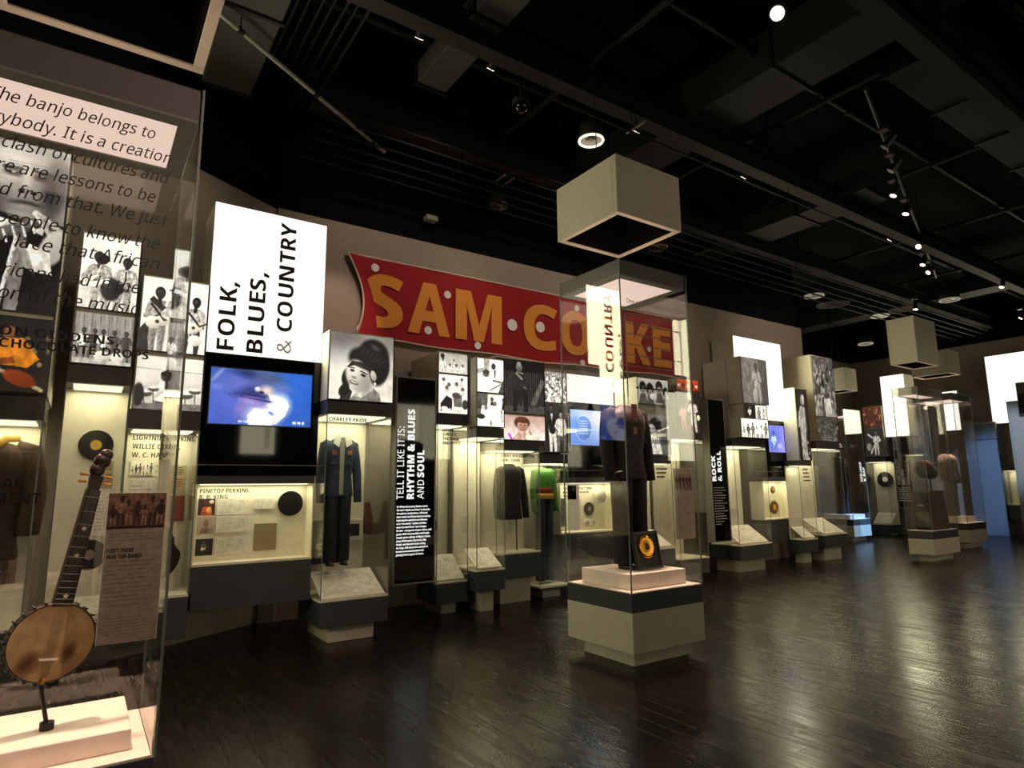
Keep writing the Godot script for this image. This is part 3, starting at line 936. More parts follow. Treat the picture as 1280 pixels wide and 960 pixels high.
	words(t, "lettering", "RHYTHM & BLUES", 3.232, 1.35, -6.772, 0.09, 1.05, "letter_light", true, PI / 2, 0, 0.003, 0.7)
	words(t, "lettering", "AND", 3.36, 1.35, -6.772, 0.085, 0.22, "letter_light", false, PI / 2)
	words(t, "lettering", "SOUL", 3.36, 1.6, -6.772, 0.09, 0.32, "letter_light", true, PI / 2, 0, 0.003, 0.7)
	var body := ["In 1948 producer Jerry Wexler coined", "the term \"rhythm and blues\" to describe", "the upbeat, mostly dance, riff-based", "dance music by African American artists.", "Replacing the outdated and offensive", "term \"race music,\" rhythm and blues", "music borrowed from - but no longer", "fit into - categories of jazz, blues, and", "gospel. With the jump blues and boogie-", "woogie piano stylings of Big Joe Turner,", "Jimmy Witherspoon, Roy Brown, Billy", "Wright, and Wynonie Harris setting", "the stage, R&B matured to continue to", "become an enormously popular and", "globally diverse genre of music."]
	for i in body.size():
		words(t, "text_line", body[i], 3.02, 1.255 - 0.0385 * i, -6.772, 0.021, 0.0108 * body[i].length(), "letter_light", true)
	# --- four more glass units
	photo_box("two group photos, musicians seated round a piano", 3.535, 3.96, -6.77, -7.55, [[2.88, 3.14, "group_seated"], [2.375, 2.865, "piano_group"]], 1.5)
	t = show_case("narrow lit case next to the tall black lettering panel", 3.53, 3.96, 0.38, 2.24, -6.77, -7.3)
	sign_text(t, ["LOUIS", "JORDAN,", "THE FOUR", "INK SPOTS"], 3.6, 2.155, -6.764, 0.036, 0.053, "ink", [0.15, 0.2, 0.23, 0.25])
	caption_board("narrow grey caption board beside the black lettering panel", 3.56, 3.93, 0.4, -6.8, 0.66, -7.1)
	photo_box("two men reading at a piano, above a party photo", 3.985, 4.395, -6.6, -7.55, [[2.65, 3.085, "two_men"], [2.22, 2.635, "party"]], 1.55)
	show_case("lit case with only a white caption board inside", 3.98, 4.39, 0.5, 2.09, -6.6, -7.2, {"light": 2.0, "top": 0.12})
	caption_board("white caption board in the nearly empty case", 4.0, 4.36, 0.52, -6.62, 0.72, -6.95)
	photo_box("man in a suit on a curtained stage, above a woman's portrait", 4.42, 5.24, -6.85, -7.55, [[2.445, 3.19, "stage_man"], [2.09, 2.425, "short_hair"]], 1.15)
	t = show_case("lit case with a hanging dark coat", 4.42, 5.13, 0.64, 1.95, -6.85, -7.25, {"band": 0.3})
	sign_text(t, ["DINAH WASHINGTON,", "SAM COOKE"], 4.5, 1.86, -6.844, 0.036, 0.055, "ink", [0.54, 0.3])
	photo_box("crowd photo over a couple standing arm in arm", 5.245, 5.66, -6.88, -7.55, [[2.635, 3.08, "crowd"], [1.94, 2.62, "couple"]], 1.15)
	t = show_case("case with a green fringed stage costume", 5.14, 5.67, 0.16, 1.79, -6.9, -7.4, {"band": 0.03, "light": 0.9})
	sign_text(t, ["THE JACKSON 5"], 5.22, 1.72, -6.894, 0.034, 0.05, "ink", [0.36])
	# --- second lightbox with its screen
	sign_box("blank_lightbox", "glowing white lightbox behind the tall pedestal case", 5.7, 6.78, 2.71, 3.13, -7.1, -7.6, 1.0)
	screen_panel("dark panel with a pale blue disc logo on its screen", 5.7, 6.78, 1.6, 2.71, -7.11, [5.9, 6.66, 2.075, 2.6], "disc_logo", Color(0.6, 0.75, 1.0))
	t = show_case("low lit case with a white cap and a framed disc", 5.68, 6.78, 0.82, 1.52, -7.1, -7.4, {"top": 0.08, "foot": false, "band": 0.45, "light": 1.1, "solid_side": true})
	sign_text(t, ["FRANKIE BEVERLY AND", "MAZE, JACKSON,", "THE"], 5.72, 1.425, -7.094, 0.036, 0.055, "ink", [0.55, 0.5, 0.1])
	photo_box("girl group photo with bouffants over a woman in a hat", 6.8, 7.48, -6.6, -7.1, [[2.69, 3.085, "bouffant"], [1.93, 2.54, "hat_woman"]], 0.95)
	t = show_case("lit case with a printed text column under the hat portrait", 6.7, 7.46, 0.56, 1.8, -6.6, -7.09, {"top": 0.12})
	for i in 3:
		quad(t, "text_line", 7.12, 7.36 - 0.03 * i, 1.7 - 0.06 * i, 1.735 - 0.06 * i, -6.594, printed("line_dark", pic("line_dark"), 0.7))
	sheet("text_column", "pale printed text column on the back of its case", "text sheet", 7.0, 7.42, 0.9, 1.66, -7.06, "card_text")
	caption_board("white caption board under the printed text column", 6.85, 7.42, 0.58, -6.63, 0.8, -7.0)
	photo_box("orange concert photo over a singer in white", 7.87, 8.42, -6.77, -7.55, [[3.0, 3.18, "orange"], [2.3, 2.98, "singer_white"]], 0.95)
	t = show_case("tall lit case next to the black rock panel", 7.76, 8.44, 0.34, 2.2, -6.77, -7.3)
	sheet("text_column", "pale mauve leaflet with a line of small figures", "text sheet", 7.86, 8.32, 0.62, 1.74, -6.92, "leaflet")
	# --- rock and roll
	t = text_panel("tall black panel with white lettering on rock and roll", 8.77, 9.222, 0.52, 2.94, -6.9, -7.05)
	box(t, "wall_mount", 8.9, 9.1, 1.0, 2.6, -7.649, -7.05, "frame_grey")
	words(t, "lettering", "ROCK", 8.9, 1.53, -6.902, 0.1, 0.43, "letter_light", true, PI / 2, 0, 0.003, 0.7)
	words(t, "lettering", "&", 9.05, 1.53, -6.902, 0.1, 0.1, "letter_light", false, PI / 2)
	words(t, "lettering", "ROLL", 9.05, 1.68, -6.902, 0.1, 0.36, "letter_light", true, PI / 2, 0, 0.003, 0.7)
	for i in 15:
		quad(t, "text_line", 8.82, 9.1 + 0.06 * sin(i * 2.3) - (0.18 if i == 14 else 0.0), 1.41 - 0.043 * i, 1.43 - 0.043 * i, -6.901, printed("line_text", pic("line_text"), 0.7))
	# --- stacked boxes at the wall's end
	pb = photo_box("guitarist photo on the front of a big grey box", 9.6, 10.36, -6.77, -7.08, [[2.9, 3.735, "lean_man"]], 0.6)
	box(pb, "rear_box", 9.6, 9.88, 2.64, 3.735, -7.6, -7.09, "paint")
	photo_box("small photo of a duo between the grey box and the group photo", 9.62, 10.3, -6.78, -7.08, [[2.63, 2.885, "duo"]], 1.2)
	photo_box("bright photo of a five man band above a lit case", 9.42, 10.22, -6.72, -7.08, [[2.28, 2.615, "five"]], 1.6)
	show_case("lit glass case below the five man band photo", 9.23, 10.16, 0.46, 2.13, -6.77, -7.35, {"top": 0.13})
	caption_board("white caption board in the case below the band photo", 9.3, 10.1, 0.48, -6.8, 0.75, -7.2)
	sign_box("blank_lightbox", "tall blank white lightbox rising behind the grey box", 9.9, 11.4, 2.68, 4.23, -7.1, -7.6, 1.0)
	screen_panel("dark panel with a pale violet screen under the tall lightbox", 10.25, 11.4, 1.6, 2.68, -7.11, [10.78, 11.3, 2.07, 2.585], "violet", Color(0.6, 0.6, 1.0))
	show_case("low lit case with small round badges", 10.5, 11.4, 0.83, 1.52, -7.1, -7.4, {"top": 0.08, "foot": false, "band": 0.42, "solid_side": true})
	photo_box("tall photo of a bare-shouldered singer beside the lightbox", 11.28, 11.68, -6.8, -7.08, [[1.91, 3.3, "tall_singer"]], 0.9)
	t = show_case("narrow lit case under the bare-shouldered singer", 11.2, 11.66, 0.45, 1.81, -6.8, -7.09, {"top": 0.1})
	for i in 4:
		quad(t, "text_line", 11.32, 11.5 + 0.025 * i, 1.72 - 0.07 * i, 1.755 - 0.07 * i, -6.794, printed("line_dark", pic("line_dark"), 0.7))
	caption_board("white caption board in the narrow case below the singer", 11.22, 11.6, 0.47, -6.82, 0.66, -7.06)
	photo_box("tall dark crowd photo over another crowd photo at the wall's end", 11.92, 12.72, -6.78, -7.6, [[2.79, 4.02, "big_crowd"], [2.3, 2.77, "dark_crowd"]], 0.85)
	show_case("lit glass case at the very end of the wall", 11.85, 12.7, 0.5, 2.15, -6.78, -7.4, {"top": 0.14})
	caption_board("white caption board in the case at the wall's end", 11.9, 12.65, 0.52, -6.82, 0.78, -7.25)
	banner()

func banner() -> void:
	var t := thing("cloth_banner", "long red cloth banner with yellow capital letters and white dots", "banner", Vector3(5.7, 3.4, -7.58))
	var st := SurfaceTool.new()
	st.begin(Mesh.PRIMITIVE_TRIANGLES)
	var nx := 80
	var ny := 10
	for side in 2:
		for i in nx + 1:
			for j in ny + 1:
				var u := float(i) / nx
				var v := float(j) / ny
				var pinch := 0.16 * sin(PI * clampf(v * 0.95 + 0.05, 0, 1)) * pow(1.0 - u, 14.0)
				var x := lerpf(2.63 + 0.12 * (1.0 - v), 8.95, u) + pinch
				var y := lerpf(3.42, 4.5, v) + 0.012 * sin(u * 23.0) * (1.0 - v) - 0.03 * (1.0 - absf(2.0 * u - 1.0)) * (1.0 - v)
				var z := -7.6 + 0.008 * sin(u * 40.0 + v * 3.0) + 0.03 * pow(1.0 - u, 20.0) - 0.01 * side
				st.add_vertex(Vector3(x, y, z))
	var n := (nx + 1) * (ny + 1)
	for side in 2:
		for i in nx:
			for j in ny:
				var a := side * n + i * (ny + 1) + j
				var b := a + ny + 1
				var q := [a, a + 1, b, b, a + 1, b + 1] if side == 0 else [a, b, a + 1, b, b + 1, a + 1]
				for w in q:
					st.add_index(w)
	st.generate_normals()
	var red := sm("banner_red", Color(0.6, 0.045, 0.09), 0.85)
	red.albedo_texture = noise_tex(128, 128, 0.5, 0.5, Color(0.9, 0.88, 0.88), Color(1, 1, 1), 21)
	red.uv1_triplanar = true
	red.uv1_scale = Vector3(2, 2, 2)
	put(t, "cloth", st.commit(), red, Vector3.ZERO)
	var hem := sm("hem", Color(0.78, 0.7, 0.62), 0.9)
	var top := []
	var bot := []
	var lft := []
	var r := []
	for i in 25:
		var u := i / 24.0
		top.append(Vector3(lerpf(2.63, 8.95, u), 4.505, -7.595))
		bot.append(Vector3(lerpf(2.75, 8.95, u), 3.415 + 0.012 * sin(u * 23.0) - 0.03 * (1.0 - absf(2.0 * u - 1.0)), -7.595))
		r.append(0.013)
	for i in 13:
		var v := i / 12.0
		lft.append(Vector3(2.63 + 0.12 * (1.0 - v) + 0.16 * sin(PI * clampf(v * 0.95 + 0.05, 0, 1)), lerpf(3.42, 4.5, v), -7.57))
	put(t, "hem", tube(top, r, 6), hem, Vector3.ZERO)
	put(t, "hem", tube(bot, r, 6), hem, Vector3.ZERO)
	put(t, "hem", tube(lft, r, 6), hem, Vector3.ZERO)
	var yel := sm("banner_yellow", Color(0.85, 0.55, 0.2), 0.85)
	for a in [["S", 2.87, 0.55], ["A", 3.49, 0.65], ["M", 4.23, 0.79], ["C", 5.42, 0.66], ["O", 6.15, 0.62], ["O", 6.85, 0.64], ["K", 7.6, 0.58], ["E", 8.25, 0.47]]:
		words(t, "letter", a[0], a[1], 3.56, -7.585, 0.735, a[2], yel, true, 0, 0, 0.004, 0.5)
	var white := sm("banner_white", Color(0.9, 0.88, 0.86), 0.85)
	for d in [[3.01, 4.37, 0.055], [2.84, 3.51, 0.06], [4.1, 4.18, 0.055], [3.8, 3.62, 0.055], [4.6, 3.5, 0.055], [5.21, 3.89, 0.09], [5.74, 3.93, 0.085], [6.59, 3.45, 0.05], [7.45, 4.28, 0.05], [8.15, 3.86, 0.05], [6.5, 4.35, 0.05]]:
		cyl(t, "dot", Vector3(d[0], d[1], -7.588), Vector3(d[0], d[1], -7.583), d[2], white, -1, 20)

func record(label: String, at: Vector3, r: float, m: String, lab: String, group := "") -> Node3D:
	var t := thing("record", label, "record", at, group)
	var b := Basis(Vector3(1, 0, 0), PI / 2)
	var prof := [Vector2(0.0, -0.004), Vector2(r, -0.004), Vector2(r, 0.003)]
	var n := 12
	for i in n:
		var rr := lerpf(r * 0.97, r * 0.42, float(i) / (n - 1))
		prof.append(Vector2(rr, 0.004 if i % 2 == 0 else 0.002))
	prof.append(Vector2(r * 0.38, 0.003))
	prof.append(Vector2(0.0, 0.003))
	put(t, "disc", lathe(prof, 40), M(m), at, b)
	if lab != "":
		cyl(t, "paper_label", at + Vector3(0, 0, 0.003), at + Vector3(0, 0, 0.005), r * 0.33, sm("label_" + lab, Color(lab), 0.6), -1, 24)
		cyl(t, "spindle_hole", at + Vector3(0, 0, 0.005), at + Vector3(0, 0, 0.0055), r * 0.03, "black", -1, 10)
	return t

# ------------------------------------------------------------------ pictures
var pics := {}

func pic(key: String) -> ImageTexture:
	if not pics.has(key):
		draw_pic(key)
		pics[key] = pdone()
	return pics[key]

func text_rows(x0: float, x1: float, y0: float, y1: float, step: float, c: Color, hgt: float) -> void:
	var y := y0
	while y < y1:
		var x := x0
		var end := x1 - rng.randf() * (x1 - x0) * 0.14
		while x < end:
			var w := rng.randf_range(3, 11)
			pl(x, y, minf(x + w, end), y, hgt, c, 0.85)
			x += w + 2.5
		y += step

# a head in grey tones; s: half the head's height
func phead(x: float, y: float, s: float, skin: float, hair: float, rot := 0.0) -> void:
	pe(x, y - s * 0.25, s * 0.84, s * 0.86, g1(hair), rot)
	pe(x, y, s * 0.7, s, g1(skin), rot)
	pe(x - s * 0.2, y - s * 0.35, s * 0.35, s * 0.4, g1(minf(1.0, skin + 0.12)), rot, 0.5, 0.7)
	pe(x + s * 0.35, y + s * 0.15, s * 0.35, s * 0.7, g1(skin * 0.7), rot, 0.5, 0.6)
	for k in [-1, 1]:
		pl(x + k * s * 0.15, y - s * 0.22, x + k * s * 0.46, y - s * 0.25, s * 0.09, g1(hair), 0.8)
		pe(x + k * s * 0.3, y - s * 0.08, s * 0.13, s * 0.07, g1(0.12))
	pp([[x - s * 0.06, y - s * 0.1], [x + s * 0.08, y - s * 0.1], [x + s * 0.17, y + s * 0.26], [x - s * 0.16, y + s * 0.26]], g1(skin * 0.86))
	pe(x, y + s * 0.27, s * 0.17, s * 0.06, g1(skin * 0.55))
	pe(x, y + s * 0.52, s * 0.3, s * 0.09, g1(skin * 0.42))
	pl(x - s * 0.2, y + s * 0.51, x + s * 0.2, y + s * 0.51, s * 0.05, g1(minf(1.0, skin + 0.3)))

func draw_pic(key: String) -> void:
	match key:
		"board_text":
			pnew(256, 200, Color(0.86, 0.84, 0.79), Color(0.86, 0.84, 0.79))
			text_rows(10, 128, 40, 185, 11, Color(0.5, 0.48, 0.45), 3)
			text_rows(140, 200, 30, 66, 9, Color(0.6, 0.58, 0.55), 3)
		"card_text":
			pnew(200, 120, Color(0.83, 0.81, 0.76), Color(0.83, 0.81, 0.76))
			text_rows(8, 100, 14, 110, 9, Color(0.58, 0.56, 0.53), 3)
			text_rows(114, 185, 22, 90, 9, Color(0.62, 0.6, 0.57), 3)
		"line_text":
			pnew(200, 12, Color(0.04, 0.04, 0.04), Color(0.04, 0.04, 0.04))
			text_rows(0, 200, 6, 7, 10, Color(0.95, 0.95, 0.93), 8)
		"line_dark":
			pnew(120, 16, Color(0.86, 0.84, 0.76), Color(0.86, 0.84, 0.76))
			text_rows(0, 118, 8, 9, 10, Color(0.3, 0.29, 0.27), 10)
		"leaflet":
			pnew(120, 260, Color(0.66, 0.58, 0.54), Color(0.6, 0.55, 0.5))
			for k in 5:
				pman(18 + 21 * k, 80, 58, Color(0.35, 0.25, 0.22), Color(0.3, 0.14, 0.16), Color(0.2, 0.12, 0.13))
			text_rows(12, 108, 110, 240, 8, Color(0.48, 0.42, 0.39), 3)
		"banjo_text":
			pnew(220, 620, Color(0.66, 0.6, 0.54), Color(0.62, 0.56, 0.5))
			pp([[0, 0], [220, 0], [220, 150], [0, 150]], Color(0.42, 0.29, 0.22))
			pp([[0, 0], [220, 0], [220, 55], [0, 40]], Color(0.48, 0.36, 0.28))
			for k in 7:
				pman(20 + 30 * k, 140 - 6 * (k % 2), 86 + 12 * ((k * 3) % 4), Color(0.16, 0.09, 0.07), [Color(0.2, 0.12, 0.1), Color(0.55, 0.42, 0.33), Color(0.46, 0.35, 0.28)][k % 3], [Color(0.58, 0.47, 0.38), Color(0.25, 0.15, 0.12)][k % 2])
			pp([[0, 140], [220, 140], [220, 152], [0, 152]], Color(0.2, 0.09, 0.08))
			text_rows(14, 200, 172, 205, 13, Color(0.42, 0.37, 0.33), 4)
			text_rows(10, 196, 270, 480, 18, Color(0.46, 0.41, 0.37), 5)
			text_rows(8, 180, 520, 590, 13, Color(0.45, 0.4, 0.36), 4)
		"elder":
			pnew(220, 390, g1(0.8), g1(0.3))
			pe(10, 150, 90, 150, g1(0.08), 0.2, 0.3)
			pp([[50, 170], [100, 168], [220, 180], [220, 390], [0, 390], [0, 230]], g1(0.1))
			pe(143, 74, 74, 78, g1(0.66), 0, 0.15)
			pe(190, 100, 30, 70, g1(0.34), 0.1, 0.4)
			pe(143, 96, 64, 80, g1(0.58), 0, 0.12)
			pe(126, 40, 50, 24, g1(0.95), 0.05, 0.8, 0.85)
			pe(104, 110, 22, 30, g1(0.78), 0, 0.8, 0.7)
			pe(190, 104, 16, 52, g1(0.2), 0, 0.6, 0.9)
			pe(96, 140, 18, 26, g1(0.3), 0.3, 0.7, 0.7)
			for k in 3:
				pl(108, 46 + 6 * k, 178, 45 + 6 * k, 2, g1(0.36), 0.45)
			pcap(102, 62, 132, 60, 5, 3, g1(0.24))
			pcap(156, 60, 186, 64, 3, 5, g1(0.2))
			pe(118, 73, 15, 8, g1(0.2), 0, 0.5)
			pe(170, 74, 15, 8, g1(0.16), 0, 0.5)
			pe(118, 71, 5, 3, g1(0.7))
			pe(170, 72, 5, 3, g1(0.6))
			pe(120, 86, 16, 5, g1(0.86), 0.1, 0.7, 0.6)
			pe(144, 84, 9, 34, g1(0.86), 0, 0.6, 0.8)
			pe(146, 112, 22, 11, g1(0.62), 0, 0.4)
			pe(136, 114, 6, 4, g1(0.12))
			pe(158, 114, 6, 4, g1(0.1))
			pe(146, 142, 28, 8, g1(0.22), 0, 0.4)
			pe(146, 150, 22, 7, g1(0.6), 0, 0.5)
			pe(146, 168, 24, 8, g1(0.72), 0, 0.7, 0.6)
			pl(114, 118, 106, 142, 3, g1(0.28), 0.6)
			pl(178, 116, 188, 140, 3, g1(0.2), 0.6)
			pp([[104, 182], [142, 190], [106, 214]], g1(0.92))
			pp([[142, 190], [186, 178], [184, 212]], g1(0.88))
			pp([[134, 198], [154, 198], [160, 390], [128, 390]], g1(0.5))
			pp([[100, 210], [136, 214], [126, 390], [20, 390], [50, 280]], g1(0.06))
			pp([[160, 204], [220, 220], [220, 390], [152, 390]], g1(0.06))
			pcap(40, 262, 176, 178, 16, 12, g1(0.36))
			for k in 8:
				pcap(48 + 16 * k, 250 - 10 * k, 56 + 16 * k, 276 - 10 * k, 2.5, 2.5, g1(0.88))
			for k in 4:
				pcap(168 + 7 * k, 160 + 9 * k, 214, 196 + 12 * k, 8, 9, g1(0.86 - 0.06 * k))
			pe(204, 236, 24, 46, g1(0.76), 0.3)
			pp([[160, 232], [200, 250], [208, 300], [170, 296], [152, 262]], g1(0.95))
			pp([[140, 240], [160, 250], [176, 300], [158, 290]], g1(0.62))
			pcap(136, 224, 118, 384, 4, 4, g1(0.88))
		"concert":
			pnew(180, 140, Color(0.09, 0.09, 0.08), Color(0.14, 0.12, 0.1))
			for k in 40:
				pe(rng.randf() * 180, 30 + rng.randf() * 60, 4, 5, Color(0.3, 0.26, 0.2).lerp(Color(0.55, 0.46, 0.3), rng.randf()))
			pe(10, 16, 20, 12, Color(0.35, 0.45, 0.2))
			pe(120, 30, 9, 11, Color(0.5, 0.3, 0.16))
			pp([[100, 44], [140, 40], [166, 78], [150, 96], [108, 92]], Color(0.85, 0.5, 0.12))
			pl(64, 100, 130, 82, 12, Color(0.55, 0.26, 0.1))
			pl(40, 64, 176, 138, 7, Color(0.75, 0.68, 0.5))
			pe(26, 124, 32, 24, Color(0.42, 0.14, 0.08))
			pe(2, 112, 12, 16, Color(0.85, 0.6, 0.12))
			pe(140, 116, 26, 14, Color(0.5, 0.2, 0.08), 0.4)
		"sax":
			pnew(150, 210, g1(1.0), g1(0.92))
			pman(52, 240, 190, g1(0.28), g1(0.66), g1(0.7), "horn")
			pman(112, 236, 180, g1(0.2), g1(0.72), g1(0.62), "tie")
			pe(52, 66, 17, 16, g1(0.14))
			pe(80, 150, 26, 34, g1(0.16))
			pl(8, 150, 76, 126, 14, g1(0.95))
			pe(14, 152, 17, 10, g1(0.9), -0.4)
			pl(60, 140, 130, 150, 10, g1(0.3))
			pe(96, 148, 18, 16, g1(0.1))
		"band":
			pnew(150, 140, g1(0.6), g1(0.5))
			for k in 22:
				pl(k * 7, 0, k * 7 + 2, 60, 2.5, g1(0.4 + 0.12 * (k % 3)))
			for k in 5:
				pman(20 + 28 * k, 128, 84, g1(0.25), g1([0.9, 0.2, 0.95, 0.3, 0.25][k]), g1(0.3))
			pe(74, 118, 22, 16, g1(0.85))
			pe(112, 118, 17, 16, g1(0.9))
			pp([[0, 124], [150, 130], [150, 140], [0, 140]], g1(0.72))
		"trio":
			pnew(180, 210, g1(1.0), g1(0.95))
			pp([[0, 150], [20, 120], [30, 210], [0, 210]], g1(0.2))
			pman(44, 226, 196, g1(0.18), g1(0.62), g1(0.55), "guitar")
			pman(100, 226, 200, g1(0.4), g1(0.82), g1(0.5), "hat")
			pman(140, 222, 176, g1(0.15), g1(0.7), g1(0.2), "guitar")
			pl(24, 60, 60, 90, 16, g1(0.2))
			pe(150, 170, 20, 16, g1(0.9))
			pl(132, 150, 140, 210, 3, g1(0.9))
		"drummer":
			pnew(150, 170, g1(0.9), g1(0.78))
			pl(0, 40, 150, 46, 3, g1(0.5))
			pe(70, 40, 60, 30, g1(0.98), 0, 0.9, 0.6)
			pe(66, 62, 12, 16, g1(0.26))
			pe(66, 54, 12, 9, g1(0.1))
			pp([[46, 84], [60, 78], [74, 78], [90, 86], [98, 140], [36, 140]], g1(0.88))
			pl(46, 90, 30, 116, 9, g1(0.82))
			pl(90, 90, 106, 112, 9, g1(0.8))
			for a in [[20, 112, 18], [112, 112, 19], [66, 138, 22], [134, 100, 14], [40, 100, 12]]:
				pe(a[0], a[1] + a[2] * 0.45, a[2], a[2] * 0.6, g1(0.3))
				pe(a[0], a[1], a[2], a[2] * 0.34, g1(0.92))
				pl(a[0], a[1] + a[2] * 0.6, a[0] + 3, 168, 2, g1(0.2))
			pp([[0, 152], [150, 148], [150, 170], [0, 170]], g1(0.42))
			pe(8, 124, 12, 36, g1(0.12))
		"face":
			pnew(256, 146, Color(0.16, 0.33, 0.66), Color(0.22, 0.35, 0.7))
			pe(210, 60, 70, 90, Color(0.16, 0.42, 0.85), 0, 0.8, 0.8)
			pe(14, 20, 24, 5, Color(0.55, 0.62, 0.78), -0.9, 0.5)
			pe(16, 50, 14, 9, Color(0.42, 0.5, 0.82), 0, 0.4)
			pe(70, 40, 56, 40, Color(0.4, 0.43, 0.72), 0.1, 0.9, 0.9)
			pe(60, 100, 60, 44, Color(0.36, 0.42, 0.8), 0.3, 0.9, 0.8)
			pe(104, 12, 46, 11, Color(0.1, 0.17, 0.36), 0.15, 0.7)
			pe(150, 18, 30, 18, Color(0.3, 0.4, 0.46), 0.3, 0.8, 0.8)
			pe(176, 44, 28, 13, Color(0.45, 0.5, 0.75), 0.2, 0.8, 0.7)
			pe(120, 34, 22, 30, Color(0.36, 0.38, 0.58), 0.15, 0.9, 0.8)
			pe(100, 54, 30, 11, Color(0.2, 0.25, 0.5), -0.15, 0.7)
			pe(114, 49, 7, 6, Color(0.95, 0.9, 0.88), 0, 0.5)
			pe(138, 53, 17, 12, Color(0.95, 0.84, 0.8), 0.1, 0.7)
			pe(124, 58, 6, 4, Color(0.12, 0.12, 0.24), 0, 0.6)
			pe(104, 70, 46, 9, Color(0.13, 0.17, 0.4), 0.06, 0.6)
			pp([[140, 58], [164, 64], [188, 72], [198, 90], [188, 118], [168, 140], [150, 146], [96, 146], [92, 120], [110, 100], [132, 94], [150, 84]], Color(1, 1, 1))
			pe(168, 92, 30, 32, Color(1, 1, 1), 0.4, 0.4)
			pe(128, 122, 38, 26, Color(1, 1, 1), 0.2, 0.6)
			pe(110, 77, 38, 6, Color(0.5, 0.42, 0.72), 0.12, 0.5)
			pl(72, 72, 150, 82, 3, Color(0.12, 0.14, 0.34))
			pe(106, 88, 30, 8, Color(0.62, 0.55, 0.82), 0.25, 0.6)
			pe(150, 112, 8, 4, Color(0.5, 0.55, 0.85), 0.5, 0.5)
			pe(76, 104, 12, 20, Color(0.6, 0.5, 0.75), 0.3, 0.9, 0.7)
			text_rows(70, 174, 138, 139, 9, Color(1, 1, 1), 6)
			text_rows(208, 246, 136, 137, 9, Color(0.95, 0.97, 1), 8)
		"beehive":
			pnew(220, 224, g1(0.62), g1(0.93))
			pe(40, 20, 70, 60, g1(0.36), 0, 0.7, 0.8)
			pe(200, 0, 70, 50, g1(0.45), 0, 0.7, 0.7)
			pe(60, 150, 70, 80, g1(0.98), 0, 0.7, 0.7)
			pp([[36, 224], [46, 190], [58, 176], [78, 196], [70, 224]], g1(0.16))
			pp([[66, 224], [92, 200], [146, 176], [172, 196], [180, 224]], g1(0.5))
			pp([[76, 210], [110, 186], [142, 170], [152, 184], [112, 214]], g1(0.8))
			pe(150, 62, 54, 50, g1(0.06), 0.5)
			pe(124, 92, 64, 46, g1(0.08), 0.45)
			pe(170, 110, 36, 60, g1(0.07), 0.2)
			pe(62, 146, 20, 34, g1(0.1), 0.25)
			pe(50, 192, 16, 24, g1(0.1), 0.5)
			pe(96, 142, 40, 56, g1(0.76), -0.32)
			pe(84, 130, 22, 26, g1(0.9), -0.3, 0.6, 0.8)
			pe(126, 164, 20, 34, g1(0.56), -0.3, 0.6, 0.7)
			pp([[56, 116], [76, 92], [124, 96], [154, 128], [120, 118], [84, 106]], g1(0.1))
			pe(150, 136, 10, 18, g1(0.72), -0.3)
			pe(156, 164, 4, 6, g1(0.92))
			pl(64, 114, 84, 116, 3.5, g1(0.12))
			pl(104, 124, 128, 134, 4, g1(0.12))
			pe(76, 124, 8, 4.5, g1(0.12), 0.2)
			pe(114, 138, 9, 4.5, g1(0.12), 0.35)
			pe(86, 134, 5, 16, g1(0.84), 0.2, 0.6, 0.7)
			pe(82, 147, 9, 4, g1(0.5), 0.25, 0.4)
			pe(82, 165, 16, 6, g1(0.34), 0.3, 0.3)
			pe(83, 164, 11, 2.2, g1(0.92), 0.3, 0.3)
			pe(80, 178, 12, 6, g1(0.84), 0.2, 0.7, 0.7)
			for k in 6:
				pe(112 + 13 * k, 56 + 7 * k, 16, 3, g1(0.3), 1.9 + 0.12 * k, 0.9, 0.5)
			pe(100, 104, 30, 6, g1(0.3), 0.3, 0.9, 0.6)
			pe(156, 40, 18, 8, g1(0.3), 0.5, 0.6, 0.8)
		"group_seated":
			pnew(150, 96, g1(0.62), g1(0.8))
			for a in [[22, 96, 96, 0.85], [56, 100, 70, 0.9], [88, 104, 74, 0.92], [80, 60, 54, 0.7], [122, 100, 72, 0.88]]:
				pman(a[0], a[1] + 20, a[2], g1(0.26), g1(a[3]), g1(0.75))
			pe(18, 14, 10, 12, g1(0.12))
		"piano_group":
			pnew(150, 200, g1(0.98), g1(0.9))
			for a in [[24, 24, 9], [52, 50, 10], [92, 44, 10], [124, 70, 10], [120, 18, 8], [40, 66, 9]]:
				pe(a[0], a[1], a[2], a[2] * 1.2, g1(0.35))
				pp([[a[0] - 16, a[1] + 40], [a[0] - 9, a[1] + 10], [a[0] + 9, a[1] + 10], [a[0] + 16, a[1] + 40]], g1(0.86))
			pl(30, 18, 116, 24, 2, g1(0.5))
			pp([[10, 150], [40, 108], [70, 124], [70, 170], [10, 190]], g1(0.1))
			pp([[74, 110], [120, 102], [122, 166], [80, 164]], g1(0.35))
			pe(90, 104, 22, 16, g1(0.25))
			pl(60, 130, 66, 190, 6, g1(0.15))
			pe(30, 176, 18, 12, g1(0.9))
			pe(90, 186, 30, 8, g1(0.8))
			pe(138, 150, 16, 26, g1(0.2))
		"two_men":
			pnew(150, 190, g1(0.97), g1(0.9))
			pp([[0, 60], [36, 50], [36, 0], [70, 0], [70, 60], [0, 90]], g1(0.6))
			pe(92, 38, 13, 18, g1(0.2))
			pp([[68, 110], [74, 60], [110, 56], [132, 110]], g1(0.96))
			pp([[96, 60], [106, 60], [104, 104], [98, 104]], g1(0.2))
			pe(48, 84, 19, 21, g1(0.4))
			pe(50, 74, 19, 14, g1(0.22))
			pp([[0, 190], [4, 120], [30, 100], [70, 108], [92, 150], [70, 190]], g1(0.98))
			pl(88, 120, 142, 128, 12, g1(0.4))
			pp([[150, 110], [150, 190], [120, 190]], g1(0.25))
